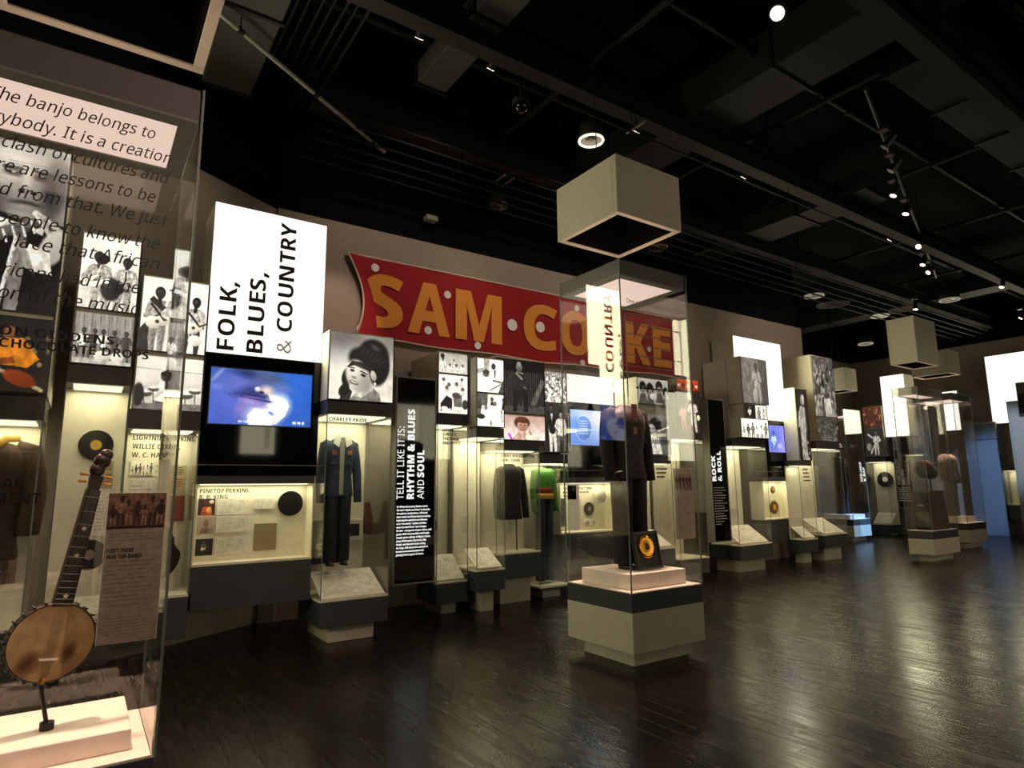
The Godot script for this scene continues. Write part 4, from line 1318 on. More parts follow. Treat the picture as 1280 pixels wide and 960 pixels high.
			pl(70, 180, 150, 130, 5, g1(0.2))
		"party":
			pnew(150, 180, g1(0.9), g1(0.97))
			pp([[0, 0], [60, 0], [56, 80], [0, 130]], g1(0.32))
			for k in 9:
				pe(14 + 17 * k, 26 + 24 * ((k * 5) % 4), 10, 13, g1(0.3 + 0.07 * (k % 4)))
				pp([[2 + 17 * k, 84 + 24 * ((k * 5) % 4)], [8 + 17 * k, 40 + 24 * ((k * 5) % 4)], [22 + 17 * k, 40 + 24 * ((k * 5) % 4)], [30 + 17 * k, 84 + 24 * ((k * 5) % 4)]], g1([0.2, 0.9, 0.95, 0.6][k % 4]))
			pp([[60, 60], [130, 66], [140, 180], [56, 180]], g1(0.98))
			pe(20, 126, 22, 14, g1(0.12))
			pe(76, 160, 7, 16, g1(0.55))
		"stage_man":
			pnew(200, 260, g1(0.03), g1(0.1))
			for k in 24:
				pl(4 + 8.6 * k, 56 + 2 * (k % 3), 5 + 8.6 * k, 222, 3.2, g1(0.16 + 0.16 * absf(sin(k * 1.7))))
			pl(196, 90, 150, 220, 20, g1(0.62), 0.45)
			pp([[0, 226], [200, 222], [200, 260], [0, 260]], g1(0.26))
			pman(96, 248, 228, g1(0.42), g1(0.13), g1(0.09), "tie")
			pp([[70, 68], [92, 54], [112, 60], [124, 90], [120, 130], [74, 130]], g1(0.15))
			pl(82, 66, 108, 96, 9, g1(0.5))
			pl(112, 66, 84, 60, 8, g1(0.46))
			pe(94, 22, 9, 13, g1(0.55))
		"short_hair":
			pnew(200, 120, Color(0.78, 0.62, 0.55), Color(0.98, 0.95, 0.9))
			pe(104, 34, 32, 30, Color(0.3, 0.16, 0.12))
			pe(106, 50, 22, 30, Color(0.75, 0.55, 0.45))
			pe(98, 46, 4, 2.5, Color(0.15, 0.08, 0.06))
			pe(114, 47, 4, 2.5, Color(0.15, 0.08, 0.06))
			pe(106, 66, 9, 3.5, Color(0.45, 0.2, 0.18), 0, 0.3)
			pe(106, 65, 6, 1.4, Color(0.9, 0.85, 0.8), 0, 0.3)
			pe(106, 56, 5, 4, Color(0.62, 0.42, 0.33), 0, 0.5)
			pe(104, 22, 26, 14, Color(0.36, 0.2, 0.15), 0.2)
			pp([[92, 76], [118, 76], [124, 96], [160, 104], [180, 120], [60, 120], [78, 100]], Color(0.82, 0.66, 0.56))
			pe(146, 106, 30, 17, Color(0.94, 0.9, 0.8))
			pl(132, 62, 142, 96, 9, Color(0.78, 0.6, 0.5))
			pl(50, 90, 62, 120, 9, Color(0.75, 0.3, 0.9))
		"crowd", "big_crowd", "dark_crowd":
			var dk: float = {"crowd": 0.85, "big_crowd": 0.5, "dark_crowd": 0.34}[key]
			pnew(160, 170, g1(dk * 0.7), g1(dk * 0.3))
			for k in 130:
				var y := 6.0 + k * 1.3
				var x := rng.randf() * 160
				var s := 3.5 + y * 0.05
				pe(x, y, s, s * 1.25, g1(clampf(dk * rng.randf_range(0.3, 1.5), 0, 1)))
				pp([[x - s * 1.6, y + s * 4], [x - s, y + s * 1.3], [x + s, y + s * 1.3], [x + s * 1.6, y + s * 4]], g1(clampf(dk * rng.randf_range(0.1, 1.3), 0, 1)))
			if key == "big_crowd":
				pp([[70, 120], [120, 116], [124, 160], [76, 164]], g1(0.8))
		"couple":
			pnew(130, 200, g1(0.2), g1(0.13))
			pe(18, 100, 15, 70, g1(0.1))
			pman(46, 204, 200, g1(0.24), g1(0.07), g1(0.9), "tie")
			pman(94, 200, 172, g1(0.5), g1(0.85), g1(0.4))
			pp([[76, 60], [114, 60], [120, 128], [72, 128]], g1(0.88))
			pe(93, 40, 14, 17, g1(0.06))
			pe(93, 44, 9, 13, g1(0.55))
		"disc_logo":
			pnew(200, 140, Color(0.72, 0.84, 1.0), Color(0.45, 0.62, 0.95))
			pe(150, 50, 90, 70, Color(1, 1, 1), 0.0, 0.8)
			pe(60, 110, 80, 50, Color(0.4, 0.58, 0.95), 0.2, 0.8, 0.7)
			pe(66, 72, 44, 52, Color(0.8, 0.9, 1), 0, 0.05)
			pe(66, 72, 40, 48, Color(0.42, 0.6, 0.95), 0, 0.05)
			for k in 6:
				pl(42, 44 + 10 * k, 90, 44 + 10 * k, 4, Color(0.9, 0.95, 1), 0.8)
			text_rows(150, 190, 120, 121, 9, Color(0.95, 0.98, 1), 8)
			pe(16, 60, 18, 30, Color(0.5, 0.68, 1.0), 0.3, 0.5)
		"bouffant":
			pnew(170, 110, g1(0.8), g1(0.6))
			for a in [[26, 50, 1.0], [66, 58, 1.15], [118, 44, 1.1], [154, 66, 0.9]]:
				pe(a[0], a[1] - 14, 18 * a[2], 24 * a[2], g1(0.06))
				pe(a[0] + 2, a[1], 11 * a[2], 14 * a[2], g1(0.5))
				pp([[a[0] - 22, a[1] + 60], [a[0] - 12, a[1] + 16], [a[0] + 14, a[1] + 16], [a[0] + 24, a[1] + 60]], g1([0.4, 0.8, 0.3, 0.75][int(a[0]) % 4]))
			pe(84, 76, 20, 15, g1(0.85))
			for k in 9:
				pl(4 + 20 * k, 2, 12 + 20 * k, 2, 4, g1(0.98))
		"hat_woman":
			pnew(170, 170, g1(0.45), g1(0.55))
			pp([[110, 30], [170, 10], [170, 170], [120, 170]], g1(0.36))
			pl(100, 70, 164, 50, 6, g1(0.9))
			pe(20, 30, 24, 36, g1(0.12))
			pe(78, 46, 44, 14, g1(0.08), 0.25)
			pe(88, 32, 30, 20, g1(0.06))
			pe(64, 66, 22, 26, g1(0.72))
			pe(56, 58, 5, 3, g1(0.1))
			pe(74, 60, 5, 3, g1(0.1))
			pe(64, 80, 8, 4, g1(0.25))
			pp([[14, 170], [24, 104], [60, 90], [104, 100], [120, 170]], g1(0.93))
			pl(60, 92, 100, 168, 3, g1(0.7))
		"orange":
			pnew(150, 50, Color(0.85, 0.28, 0.08), Color(0.7, 0.18, 0.05))
			for k in 5:
				pman(14 + 30 * k, 56, 46, Color(0.12, 0.05, 0.04), Color(0.1, 0.04, 0.04) if k % 2 else Color(0.92, 0.85, 0.75), Color(0.1, 0.04, 0.04))
		"singer_white":
			pnew(140, 180, Color(0.14, 0.1, 0.1), Color(0.2, 0.13, 0.11))
			pman(98, 180, 160, Color(0.45, 0.28, 0.22), Color(0.92, 0.82, 0.76), Color(0.9, 0.8, 0.74))
			pman(34, 178, 130, Color(0.4, 0.24, 0.2), Color(0.75, 0.5, 0.45), Color(0.6, 0.4, 0.36))
			pe(128, 110, 11, 13, Color(1, 0.95, 0.8))
			pe(70, 160, 30, 14, Color(0.4, 0.14, 0.1))
		"lean_man":
			pnew(150, 170, g1(0.66), g1(0.5))
			pp([[0, 0], [60, 14], [56, 170], [0, 170]], g1(0.58))
			pp([[100, 0], [150, 0], [150, 170], [120, 170]], g1(0.4))
			pman(92, 168, 150, g1(0.32), g1(0.85), g1(0.82))
			pl(60, 84, 100, 56, 8, g1(0.8))
			pe(74, 140, 14, 28, g1(0.85))
		"duo":
			pnew(170, 70, g1(0.07), g1(0.05))
			pp([[84, 0], [170, 0], [170, 70], [84, 70]], g1(0.95))
			pman(40, 84, 74, g1(0.55), g1(0.85), g1(0.2))
			pman(112, 90, 80, g1(0.3), g1(0.5), g1(0.4))
			pman(146, 90, 74, g1(0.5), g1(0.8), g1(0.7))
		"five":
			pnew(200, 90, g1(1.0), g1(0.95))
			for k in 6:
				pman(20 + 32 * k, 104 - 4 * (k % 2), 66 + 10 * (k % 3), g1(0.25), g1([0.55, 0.25, 0.4, 0.85, 0.9, 0.45][k]), g1(0.4))
			pe(24, 78, 20, 9, g1(0.8))
		"violet":
			pnew(130, 130, Color(0.55, 0.55, 0.95), Color(0.62, 0.6, 1.0))
			pe(40, 60, 46, 80, Color(0.4, 0.46, 0.82), 0.1, 0.6)
			pman(46, 140, 110, Color(0.3, 0.33, 0.6), Color(0.75, 0.85, 1.0), Color(0.45, 0.52, 0.85))
			pe(90, 100, 20, 12, Color(0.75, 0.74, 1.0), 0, 0.5)
		"tall_singer":
			pnew(90, 220, g1(0.1), g1(0.08))
			pe(52, 34, 16, 18, g1(0.55))
			pe(60, 32, 8, 16, g1(0.85))
			pp([[26, 220], [20, 120], [14, 80], [34, 52], [66, 56], [70, 110], [62, 160], [70, 220]], g1(0.68))
			pl(24, 70, 12, 120, 12, g1(0.78))
			for k in 26:
				pe(20 + rng.randf() * 62, 160 + rng.randf() * 58, 4, 4, g1(rng.randf_range(0.2, 0.9)))
			pl(70, 60, 74, 130, 8, g1(0.3))
		"red_band":
			pnew(90, 90, Color(0.2, 0.12, 0.1), Color(0.15, 0.08, 0.07))
			pe(46, 26, 12, 14, Color(0.3, 0.16, 0.12))
			pp([[16, 90], [24, 44], [68, 42], [78, 90]], Color(0.72, 0.3, 0.16))
			pe(56, 62, 13, 17, Color(0.9, 0.68, 0.35))
			pe(70, 16, 13, 10, Color(0.85, 0.78, 0.72))
		"pale_man":
			pnew(90, 70, Color(0.7, 0.62, 0.57), Color(0.62, 0.54, 0.5))
			pe(46, 26, 14, 17, Color(0.52, 0.42, 0.38))
			pp([[14, 70], [26, 46], [66, 46], [78, 70]], Color(0.48, 0.4, 0.38))
		"dark_guitar":
			pnew(90, 90, g1(0.12), g1(0.08))
			pman(44, 96, 84, g1(0.4), g1(0.4), g1(0.14), "guitar")
		"tv_collage":
			pnew(150, 120, Color(0.45, 0.2, 0.12), Color(0.3, 0.15, 0.12))
			for k in 60:
				pe(rng.randf() * 150, rng.randf() * 120, 8, 9, Color.from_hsv(rng.randf_range(0.0, 0.1), 0.6, rng.randf_range(0.15, 0.9)))
		"dancer":
			pnew(120, 140, g1(0.2), g1(0.16))
			pman(70, 134, 120, g1(0.4), g1(0.85), g1(0.8))
			pl(56, 50, 18, 26, 9, g1(0.8))
			pl(30, 126, 60, 80, 8, g1(0.75))
			pe(22, 92, 16, 20, g1(0.6))
		"old_poster":
			pnew(60, 160, Color(0.74, 0.68, 0.5), Color(0.68, 0.6, 0.44))
			text_rows(8, 50, 14, 60, 12, Color(0.3, 0.24, 0.18), 6)
			text_rows(8, 50, 80, 130, 13, Color(0.6, 0.22, 0.15), 7)
		_:
			pnew(64, 64, g1(0.5), g1(0.4))

# ------------------------------------------------------------------ freestanding cases
# illegible small print: one row of word-sized strokes
func ink_line(parent: Node3D, x0: float, x1: float, y: float, z: float, h: float, m := "ink") -> void:
	var st := SurfaceTool.new()
	st.begin(Mesh.PRIMITIVE_TRIANGLES)
	var x := x0
	while x < x1:
		var w := minf(rng.randf_range(1.2, 3.6) * h, x1 - x)
		var b := BoxMesh.new()
		b.size = Vector3(w, h * 0.55, 0.002)
		st.append_from(b, 0, Transform3D(Basis(), Vector3(x + w * 0.5, y + h * 0.3, z)))
		x += w + h * 0.7
	put(parent, "text_line", st.commit(), M(m), Vector3.ZERO)

func pedestal(label: String, x0: float, x1: float, z0: float, z1: float, y_block: float, y_plate: float, y_hood: float, y_top: float, L := 4.0, warm := Color(1, 0.82, 0.72)) -> Node3D:
	var cx := (x0 + x1) / 2
	var cz := (z0 + z1) / 2
	var t := thing("pedestal_case", label, "display case", Vector3(cx, 0, cz))
	box(t, "foot", x0 + 0.09, x1 - 0.12, 0.0, 0.12, z0 + 0.12, z1 - 0.09, "paint", 0.004)
	box(t, "block", x0, x1, 0.12, y_block, z0, z1, "paint", 0.004)
	box(t, "band", x0 + 0.003, x1 - 0.003, y_block, y_plate, z0 + 0.003, z1 - 0.003, "navy", 0.003)
	box(t, "plate", x0 + 0.012, x1 - 0.012, y_plate, y_plate + 0.006, z0 + 0.012, z1 - 0.012, "plinth")
	var g0 := y_plate
	pane(t, x0, x1, g0, y_top, z1 - 0.01, z1)
	pane(t, x0, x1, g0, y_top, z0, z0 + 0.01)
	pane(t, x0, x0 + 0.01, g0, y_top, z0 + 0.011, z1 - 0.011)
	pane(t, x1 - 0.01, x1, g0, y_top, z0 + 0.011, z1 - 0.011)
	for a in [[x0, z0], [x0, z1], [x1, z0], [x1, z1]]:
		var e := 0.008
		box(t, "glass_edge", a[0] - e * 0.6, a[0] + e * 0.6, g0, y_top, a[1] - e * 0.6, a[1] + e * 0.6, "glass_edge")
	# open frame at the top, closed by a glowing diffuser
	var i := 0.013
	var w := 0.075
	for b in [[x0 + i, x1 - i, z1 - i - 0.02, z1 - i], [x0 + i, x1 - i, z0 + i, z0 + i + 0.02], [x0 + i, x0 + i + 0.02, z0 + i + 0.021, z1 - i - 0.021], [x1 - i - 0.02, x1 - i, z0 + i + 0.021, z1 - i - 0.021]]:
		box(t, "hood_side", b[0], b[1], y_hood, y_top, b[2], b[3], "hood_grey")
	for b in [[x0 + i, x1 - i, z1 - i - w, z1 - i], [x0 + i, x1 - i, z0 + i, z0 + i + w], [x0 + i, x0 + i + w, z0 + i + w, z1 - i - w], [x1 - i - w, x1 - i, z0 + i + w, z1 - i - w]]:
		box(t, "hood_frame", b[0], b[1], y_hood - 0.012, y_hood, b[2], b[3], "frame_grey")
	box(t, "diffuser_light", x0 + i + w, x1 - i - w, y_hood - 0.004, y_hood, z0 + i + w, z1 - i - w, "pink_light")
	area(t, "down_light", Vector3(cx, y_hood - 0.016, cz), Vector3(0, -1, 0), x1 - x0 - 2 * (i + w), z1 - z0 - 2 * (i + w), 0.45, warm)
	spot(t, "plinth_light", Vector3(cx, y_hood - 0.03, cz), Vector3(cx, y_plate, cz), L, warm, 30.0, 0.05)
	area(t, "up_light", Vector3(cx, y_hood + 0.012, cz), Vector3(0, 1, 0), x1 - x0 - 2 * (i + w), z1 - z0 - 2 * (i + w), 3.0, warm)
	return t

func hood(label: String, x0: float, x1: float, y0: float, y1: float, z0: float, z1: float) -> void:
	var t := thing("hanging_hood", label, "light hood", Vector3((x0 + x1) / 2, y0, (z0 + z1) / 2))
	var w := 0.055
	box(t, "side_panel", x0, x1, y0, y1, z1 - w, z1, "paint", 0.003)
	box(t, "side_panel", x0, x1, y0, y1, z0, z0 + w, "paint", 0.003)
	box(t, "side_panel", x0, x0 + w, y0, y1, z0 + w, z1 - w, "paint", 0.003)
	box(t, "side_panel", x1 - w, x1, y0, y1, z0 + w, z1 - w, "paint", 0.003)
	box(t, "lid", x0 + w, x1 - w, y1 - 0.02, y1, z0 + w, z1 - w, "ceil_black")
	for a in [[x0 + w, x0 + w + 0.006, z0 + w + 0.007, z1 - w - 0.007], [x1 - w - 0.006, x1 - w, z0 + w + 0.007, z1 - w - 0.007], [x0 + w, x1 - w, z0 + w, z0 + w + 0.006], [x0 + w, x1 - w, z1 - w - 0.006, z1 - w]]:
		box(t, "black_lining", a[0], a[1], y0 + 0.012, y1 - 0.02, a[2], a[3], "ceil_black")
	for k in 2:
		var xx := lerpf(x0, x1, 0.2 + 0.6 * k)
		cyl(t, "hanging_cable", Vector3(xx, y1, (z0 + z1) / 2), Vector3(xx, 6.8, (z0 + z1) / 2), 0.005, "pipe", -1, 6)
	cyl(t, "lamp_can", Vector3(x0 + 0.15, y0 + 0.12, z1 - 0.15), Vector3(x0 + 0.15, y1 - 0.02, z1 - 0.15), 0.04, "steel", -1, 14)

# a garment hung on an unseen form: body, two sleeves, collar; arms reach dy down and dx out
func coat(t: Node3D, c: Vector3, hem: float, sh: float, hw: float, m: Material, sleeve_m: Material, arm := 0.62, splay := 0.05, open_m: Material = null, vdepth := 1.0) -> void:
	var h := sh - hem
	var rings := []
	for a in [[0.0, 0.93], [0.02, 0.96], [0.18, 0.9], [0.36, 0.84], [0.55, 0.92], [0.74, 1.0], [0.88, 0.97], [0.95, 0.8], [1.0, 0.42], [1.03, 0.3]]:
		rings.append([Vector3(c.x, hem + h * a[0], c.z), hw * a[1], hw * a[1] * (0.62 if a[0] < 0.9 else 0.55)])
	var cb := put(t, "coat_body", loft(rings, 24, 0.85), m, Vector3.ZERO)
	for k in [-1, 1]:
		var s := Vector3(c.x + k * hw * 0.93, sh - h * 0.1, c.z)
		var e := s + Vector3(k * (hw * 0.16 + splay * 0.6), -arm * 0.5, 0.01)
		var w := s + Vector3(k * (hw * 0.1 + splay), -arm, 0.05)
		put(t, "sleeve", tube([s + Vector3(-k * hw * 0.25, 0.03, 0), s, s.lerp(e, 0.5), e, e.lerp(w, 0.5), w, w + Vector3(0, -0.004, 0)], [hw * 0.22, hw * 0.33, hw * 0.33, hw * 0.29, hw * 0.27, hw * 0.25, hw * 0.2], 14), sleeve_m, Vector3.ZERO)
	for k in [-1, 1]:
		var p := PackedVector2Array([Vector2(k * hw * 0.1, sh + h * 0.05), Vector2(k * hw * 0.36, sh - h * 0.02), Vector2(k * hw * 0.34, sh - h * 0.12), Vector2(k * hw * 0.2, sh - h * 0.2), Vector2(0.0, sh - h * 0.34)])
		put(cb, "lapel", extrude(p, 0.014), sleeve_m, Vector3(c.x, 0, c.z + hw * 0.52), Basis(Vector3(1, 0, 0), -0.1))
	if open_m:
		var v := PackedVector2Array([Vector2(-hw * 0.16, sh + h * 0.03), Vector2(hw * 0.16, sh + h * 0.03), Vector2(0.02, sh - (h - 0.02) * vdepth), Vector2(-0.02, sh - (h - 0.02) * vdepth)])
		put(cb, "shirt_front", extrude(v, 0.01), open_m, Vector3(c.x, 0, c.z + hw * 0.565))
	for i in 3:
		cyl(cb, "button", Vector3(c.x + 0.015, hem + h * (0.2 + 0.15 * i), c.z + hw * 0.57), Vector3(c.x + 0.015, hem + h * (0.2 + 0.15 * i), c.z + hw * 0.6), 0.009, "black", -1, 10)

func trousers(t: Node3D, c: Vector3, foot: float, waist: float, hw: float, m: Material) -> void:
	for k in [-1, 1]:
		put(t, "trouser_leg", loft([[Vector3(c.x + k * hw * 0.5, foot, c.z), hw * 0.42, hw * 0.5], [Vector3(c.x + k * hw * 0.5, foot + 0.03, c.z), hw * 0.43, hw * 0.5], [Vector3(c.x + k * hw * 0.48, lerpf(foot, waist, 0.5), c.z), hw * 0.44, hw * 0.5], [Vector3(c.x + k * hw * 0.45, waist, c.z), hw * 0.52, hw * 0.6]], 16), m, Vector3.ZERO)

func cloth(key: String, c: Color, rough := 0.9, sheen := 0.4) -> StandardMaterial3D:
	if mats.has(key):
		return mats[key]
	var m := sm(key, c, rough)
	if not mats.has("weave"):
		mats["weave"] = noise_tex(96, 96, 0.6, 0.6, Color(0.72, 0.72, 0.72), Color(1, 1, 1), 31)
	m.albedo_texture = mats["weave"]
	m.uv1_triplanar = true
	m.uv1_scale = Vector3(4, 4, 4)
	m.rim_enabled = true
	m.rim = sheen
	m.rim_tint = 0.6
	return m

func gallery_cases() -> void:
	var t: Node3D
	# --- the banjo case
	t = pedestal("tall glass case holding the banjo, printed with a quotation", -0.58, 0.325, -3.6, -2.95, 0.34, 0.475, 3.15, 3.3, 9.0)
	var q := [["The banjo belongs to", 0.143, 2.999, 0.56], ["everybody. It is a creation", 0.211, 2.904, 0.7], ["of a clash of cultures and", 0.203, 2.808, 0.68], ["there are lessons to be", 0.163, 2.712, 0.62], ["learned from that. We just", 0.215, 2.616, 0.74], ["want people to know the", 0.193, 2.506, 0.7], ["place that African", 0.199, 2.418, 0.52], ["Americans had in the", 0.134, 2.302, 0.57], ["creation of the music.", 0.149, 2.211, 0.63]]
	for l in q:
		words(t, "lettering", l[0], l[1] - l[3], l[2], -2.945, 0.052, l[3], "black", false, 0, 0.22, 0.001)
	words(t, "lettering", "RHIANNON GIDDENS,", -0.53, 2.074, -2.945, 0.034, 0.615, "black", true, 0, 0, 0.001)
	words(t, "lettering", "CAROLINA CHOCOLATE DROPS", -0.57, 2.027, -2.945, 0.034, 0.762, "black", true, 0, 0, 0.001)
	words(t, "lettering", "THE BANJO", -0.75, 1.842, -2.945, 0.045, 0.42, "black", true, 0, 0, 0.001)
	words(t, "lettering", "QUINTESSENTIAL", -0.62, 1.501, -2.945, 0.042, 0.447, "black", true, 0, 0, 0.001)
	words(t, "lettering", "INSTRUMENT", -0.44, 1.447, -2.945, 0.042, 0.323, "black", true, 0, 0, 0.001)
	var pl := thing("banjo_plinth", "low white plinth under the banjo", "plinth", Vector3(-0.15, 0.481, -3.3))
	box(pl, "block", -0.54, 0.25, 0.481, 0.56, -3.55, -3.066, "plinth", 0.003)
	hood("white hood hanging over the banjo case", -0.53, 0.385, 3.8, 4.4, -3.62, -2.75)
	banjo()
	t = thing("banjo_text_panel", "upright brown caption panel topped by a painting of dancers", "text panel", Vector3(0.2, 0.9, -2.98))
	box(t, "board", 0.098, 0.302, 0.91, 1.485, -2.984, -2.972, "paper")
	quad(t, "print", 0.1, 0.3, 0.912, 1.483, -2.97, printed("banjo_text", pic("banjo_text"), 0.8))
	words(t, "heading", "FIRST THERE", 0.108, 1.253, -2.969, 0.016, 0.09, "ink", true, 0, 0.1, 0.001)
	words(t, "heading", "WAS THE BANJO", 0.108, 1.23, -2.969, 0.016, 0.12, "ink", true, 0, 0.1, 0.001)
	# --- the suit on its pedestal
	t = pedestal("tall square glass case holding the dark stage suit", 3.83, 4.72, -4.72, -3.88, 0.445, 0.6, 3.365, 3.5, 9.0)
	words(t, "lettering", "One singer could look at me", 3.9, 3.1, -3.876, 0.042, 0.72, "taupe", false, 0, 0, 0.001)
	for i in 7:
		ink_line(t.get_node("glass_pane"), 3.9, 4.5 + 0.1 * sin(i * 1.9), 3.0 - 0.095 * i, -3.876, 0.022, "taupe")
	ink_line(t.get_node("glass_pane"), 3.98, 4.5, 2.33, -3.876, 0.026)
	words(t, "lettering", "DOO-WOP HARMONY", 3.75 + 0.1, 1.845, -3.876, 0.042, 0.52, "black", true, 0, 0, 0.001)
	pl = thing("suit_plinth", "low white plinth under the dark stage suit", "plinth", Vector3(4.27, 0.607, -4.3))
	box(pl, "block", 3.93, 4.62, 0.607, 0.735, -4.62, -3.98, "plinth", 0.003)
	hood("white square hood hanging over the dark suit", 3.84, 4.705, 3.95, 4.52, -4.755, -3.88)
	t = thing("stage_suit", "dark maroon and navy stage suit standing on a white plinth", "suit", Vector3(4.28, 0.735, -4.3))
	var maroon := cloth("maroon", Color(0.13, 0.05, 0.06), 0.6, 0.3)
	var darkc := cloth("dark_wool", Color(0.055, 0.045, 0.05), 0.8, 0.2)
	coat(t, Vector3(4.26, 0, -4.32), 1.54, 2.22, 0.225, maroon, darkc, 0.62, 0.02, cloth("pink_shirt", Color(0.7, 0.45, 0.42), 0.7), 0.4)
	trousers(t, Vector3(4.28, 0, -4.32), 0.78, 1.6, 0.2, darkc)
	for k in [-1, 1]:
		put(t, "shoe", loft([[Vector3(4.28 + k * 0.1, 0.737, -4.27), 0.045, 0.12], [Vector3(4.28 + k * 0.1, 0.76, -4.28), 0.043, 0.11], [Vector3(4.28 + k * 0.1, 0.79, -4.31), 0.036, 0.06]], 16), M("gloss_black"), Vector3.ZERO)
	put(t, "cuff_braid", tube([Vector3(4.0, 1.6, -4.2), Vector3(4.03, 1.61, -4.17), Vector3(4.07, 1.615, -4.18)], [0.006, 0.006, 0.006], 8), M("frame_grey"), Vector3.ZERO)
	t = thing("gold_disc_plaque", "dark plaque with a gold disc leaning at the suit's feet", "plaque", Vector3(4.28, 0.735, -4.12))
	var tilt := Basis(Vector3(1, 0, 0), -0.2)
	var bm := chamfer_box(Vector3(0.31, 0.33, 0.03), 0.004)
	put(t, "backing", bm, M("black"), Vector3(4.28, 0.905, -4.13), tilt)
	for k in [-1, 1]:
		var f := BoxMesh.new()
		f.size = Vector3(0.02, 0.33, 0.012)
		put(t, "frame", f, M("wood_dark"), Vector3(4.28 + k * 0.145, 0.905, -4.13) + tilt * Vector3(0, 0, 0.02), tilt)
		var f2 := BoxMesh.new()
		f2.size = Vector3(0.27, 0.02, 0.012)
		put(t, "frame", f2, M("wood_dark"), Vector3(4.28, 0.905, -4.13) + tilt * Vector3(0, k * 0.155, 0.02), tilt)
	put(t, "gold_disc", lathe([Vector2(0.0, 0), Vector2(0.1, 0), Vector2(0.1, 0.004), Vector2(0.08, 0.006), Vector2(0.06, 0.004), Vector2(0.04, 0.007), Vector2(0, 0.007)], 32), M("gold"), Vector3(4.27, 0.935, -4.13) + tilt * Vector3(0, 0, 0.018), tilt * Basis(Vector3(1, 0, 0), PI / 2))
	put(t, "disc_label", lathe([Vector2(0.0, 0), Vector2(0.032, 0), Vector2(0.03, 0.003), Vector2(0, 0.003)], 20), sm("label_red", Color(0.35, 0.1, 0.07), 0.5), Vector3(4.27, 0.935, -4.13) + tilt * Vector3(0, 0, 0.025), tilt * Basis(Vector3(1, 0, 0), PI / 2))
	t = thing("hanging_caption", "white caption slab with a dark photo fixed to the suit case", "caption board", Vector3(3.86, 1.1, -4.62))
	box(t, "slab", 3.845, 3.875, 1.08, 1.5, -4.7, -4.56, "paper", 0.002)
	box(t, "photo", 3.842, 3.845, 1.36, 1.49, -4.69, -4.57, "gloss_black")
	# --- farther freestanding cases
	t = pedestal("farther pedestal case holding a stage amplifier", 13.25, 14.35, -5.92, -5.47, 0.41, 0.56, 3.18, 3.32, 3.0)
	hood("farther white hood, hanging over the amplifier case", 13.28, 14.22, 3.8, 4.72, -5.91, -5.4)
	t = thing("stage_amplifier", "black fronted brown stage amplifier in the far case", "amplifier", Vector3(13.85, 0.57, -5.7))
	var tp := PackedVector2Array([Vector2(-0.34, 0), Vector2(0.4, 0), Vector2(0.26, 0.74), Vector2(-0.34, 0.74)])
	put(t, "cabinet", extrude(tp, 0.3), sm("amp_brown", Color(0.3, 0.23, 0.19), 0.8), Vector3(13.84, 0.568, -5.86))
	box(t, "grille", 13.44, 13.5, 0.59, 1.29, -5.85, -5.57, "black", 0.005)
	box(t.get_node("grille"), "control_strip", 13.43, 13.44, 1.02, 1.05, -5.76, -5.66, "frame_grey")
	t = thing("stage_horn", "brown horn cone mounted on a stand above the amplifier", "horn", Vector3(13.9, 1.31, -5.7))
	put(t, "cone", tube([Vector3(13.62, 1.72, -5.68), Vector3(13.72, 1.74, -5.69), Vector3(13.98, 1.66, -5.7), Vector3(14.14, 1.6, -5.7)], [0.17, 0.17, 0.14, 0.05], 20), sm("horn_brown", Color(0.34, 0.24, 0.17), 0.7), Vector3.ZERO)
	cyl(t, "throat", Vector3(13.6, 1.72, -5.68), Vector3(13.62, 1.72, -5.68), 0.13, "black", -1, 20)
	cyl(t, "stand_rod", Vector3(13.95, 1.308, -5.7), Vector3(13.95, 1.55, -5.7), 0.012, "black", -1, 8)
	cyl(t, "stand_rod", Vector3(13.78, 1.308, -5.7), Vector3(13.78, 1.6, -5.7), 0.012, "black", -1, 8)
	t = pedestal("last pedestal case holding a pale costume", 16.4, 17.4, -7.0, -6.05, 0.4, 0.55, 3.36, 3.5, 6.0)
	hood("long white hood over the last pedestal case", 16.3, 16.9, 3.95, 4.5, -6.8, -6.0)
	pl = thing("costume_plinth", "low plinth under the pale costume", "plinth", Vector3(16.9, 0.56, -6.5))
	box(pl, "block", 16.55, 17.25, 0.557, 0.68, -6.85, -6.2, "plinth", 0.004)
	t = thing("pale_costume", "pale beige stage costume with wide shoulders", "costume", Vector3(16.9, 0.68, -6.5))
	var beige := cloth("beige", Color(0.56, 0.53, 0.48), 0.8)
	coat(t, Vector3(16.9, 0, -6.5), 1.5, 2.1, 0.26, beige, beige, 0.6, 0.1)
	trousers(t, Vector3(16.9, 0, -6.5), 0.69, 1.55, 0.2, beige)
	# --- the black suit in the alcove
	t = pedestal("blue-lit pedestal case holding a black suit and hat", 16.15, 17.0, -9.35, -8.45, 0.4, 0.55, 3.2, 3.36, 6.0, Color(0.95, 0.9, 0.85))
	hood("white hood hanging over the black suit and hat", 16.5, 17.1, 3.9, 4.5, -9.2, -8.5)
	words(t, "lettering", "HIP-HOP", 16.8, 1.5, -8.446, 0.1, 0.5, "letter_light", true, PI / 2, 0, 0.001)  # printed letters, given a glow of their own though they are no lamp
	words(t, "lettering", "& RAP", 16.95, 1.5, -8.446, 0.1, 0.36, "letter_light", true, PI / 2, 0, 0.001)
	pl = thing("black_suit_plinth", "low white plinth under the black suit and hat", "plinth", Vector3(16.55, 0.56, -8.9))
	box(pl, "block", 16.2, 16.95, 0.557, 0.66, -9.25, -8.55, "plinth", 0.004)
	t = thing("black_suit", "black suit with a brimmed hat on the alcove pedestal", "suit", Vector3(16.55, 0.66, -8.9))
	var blk := cloth("black_wool", Color(0.035, 0.035, 0.04), 0.85, 0.2)
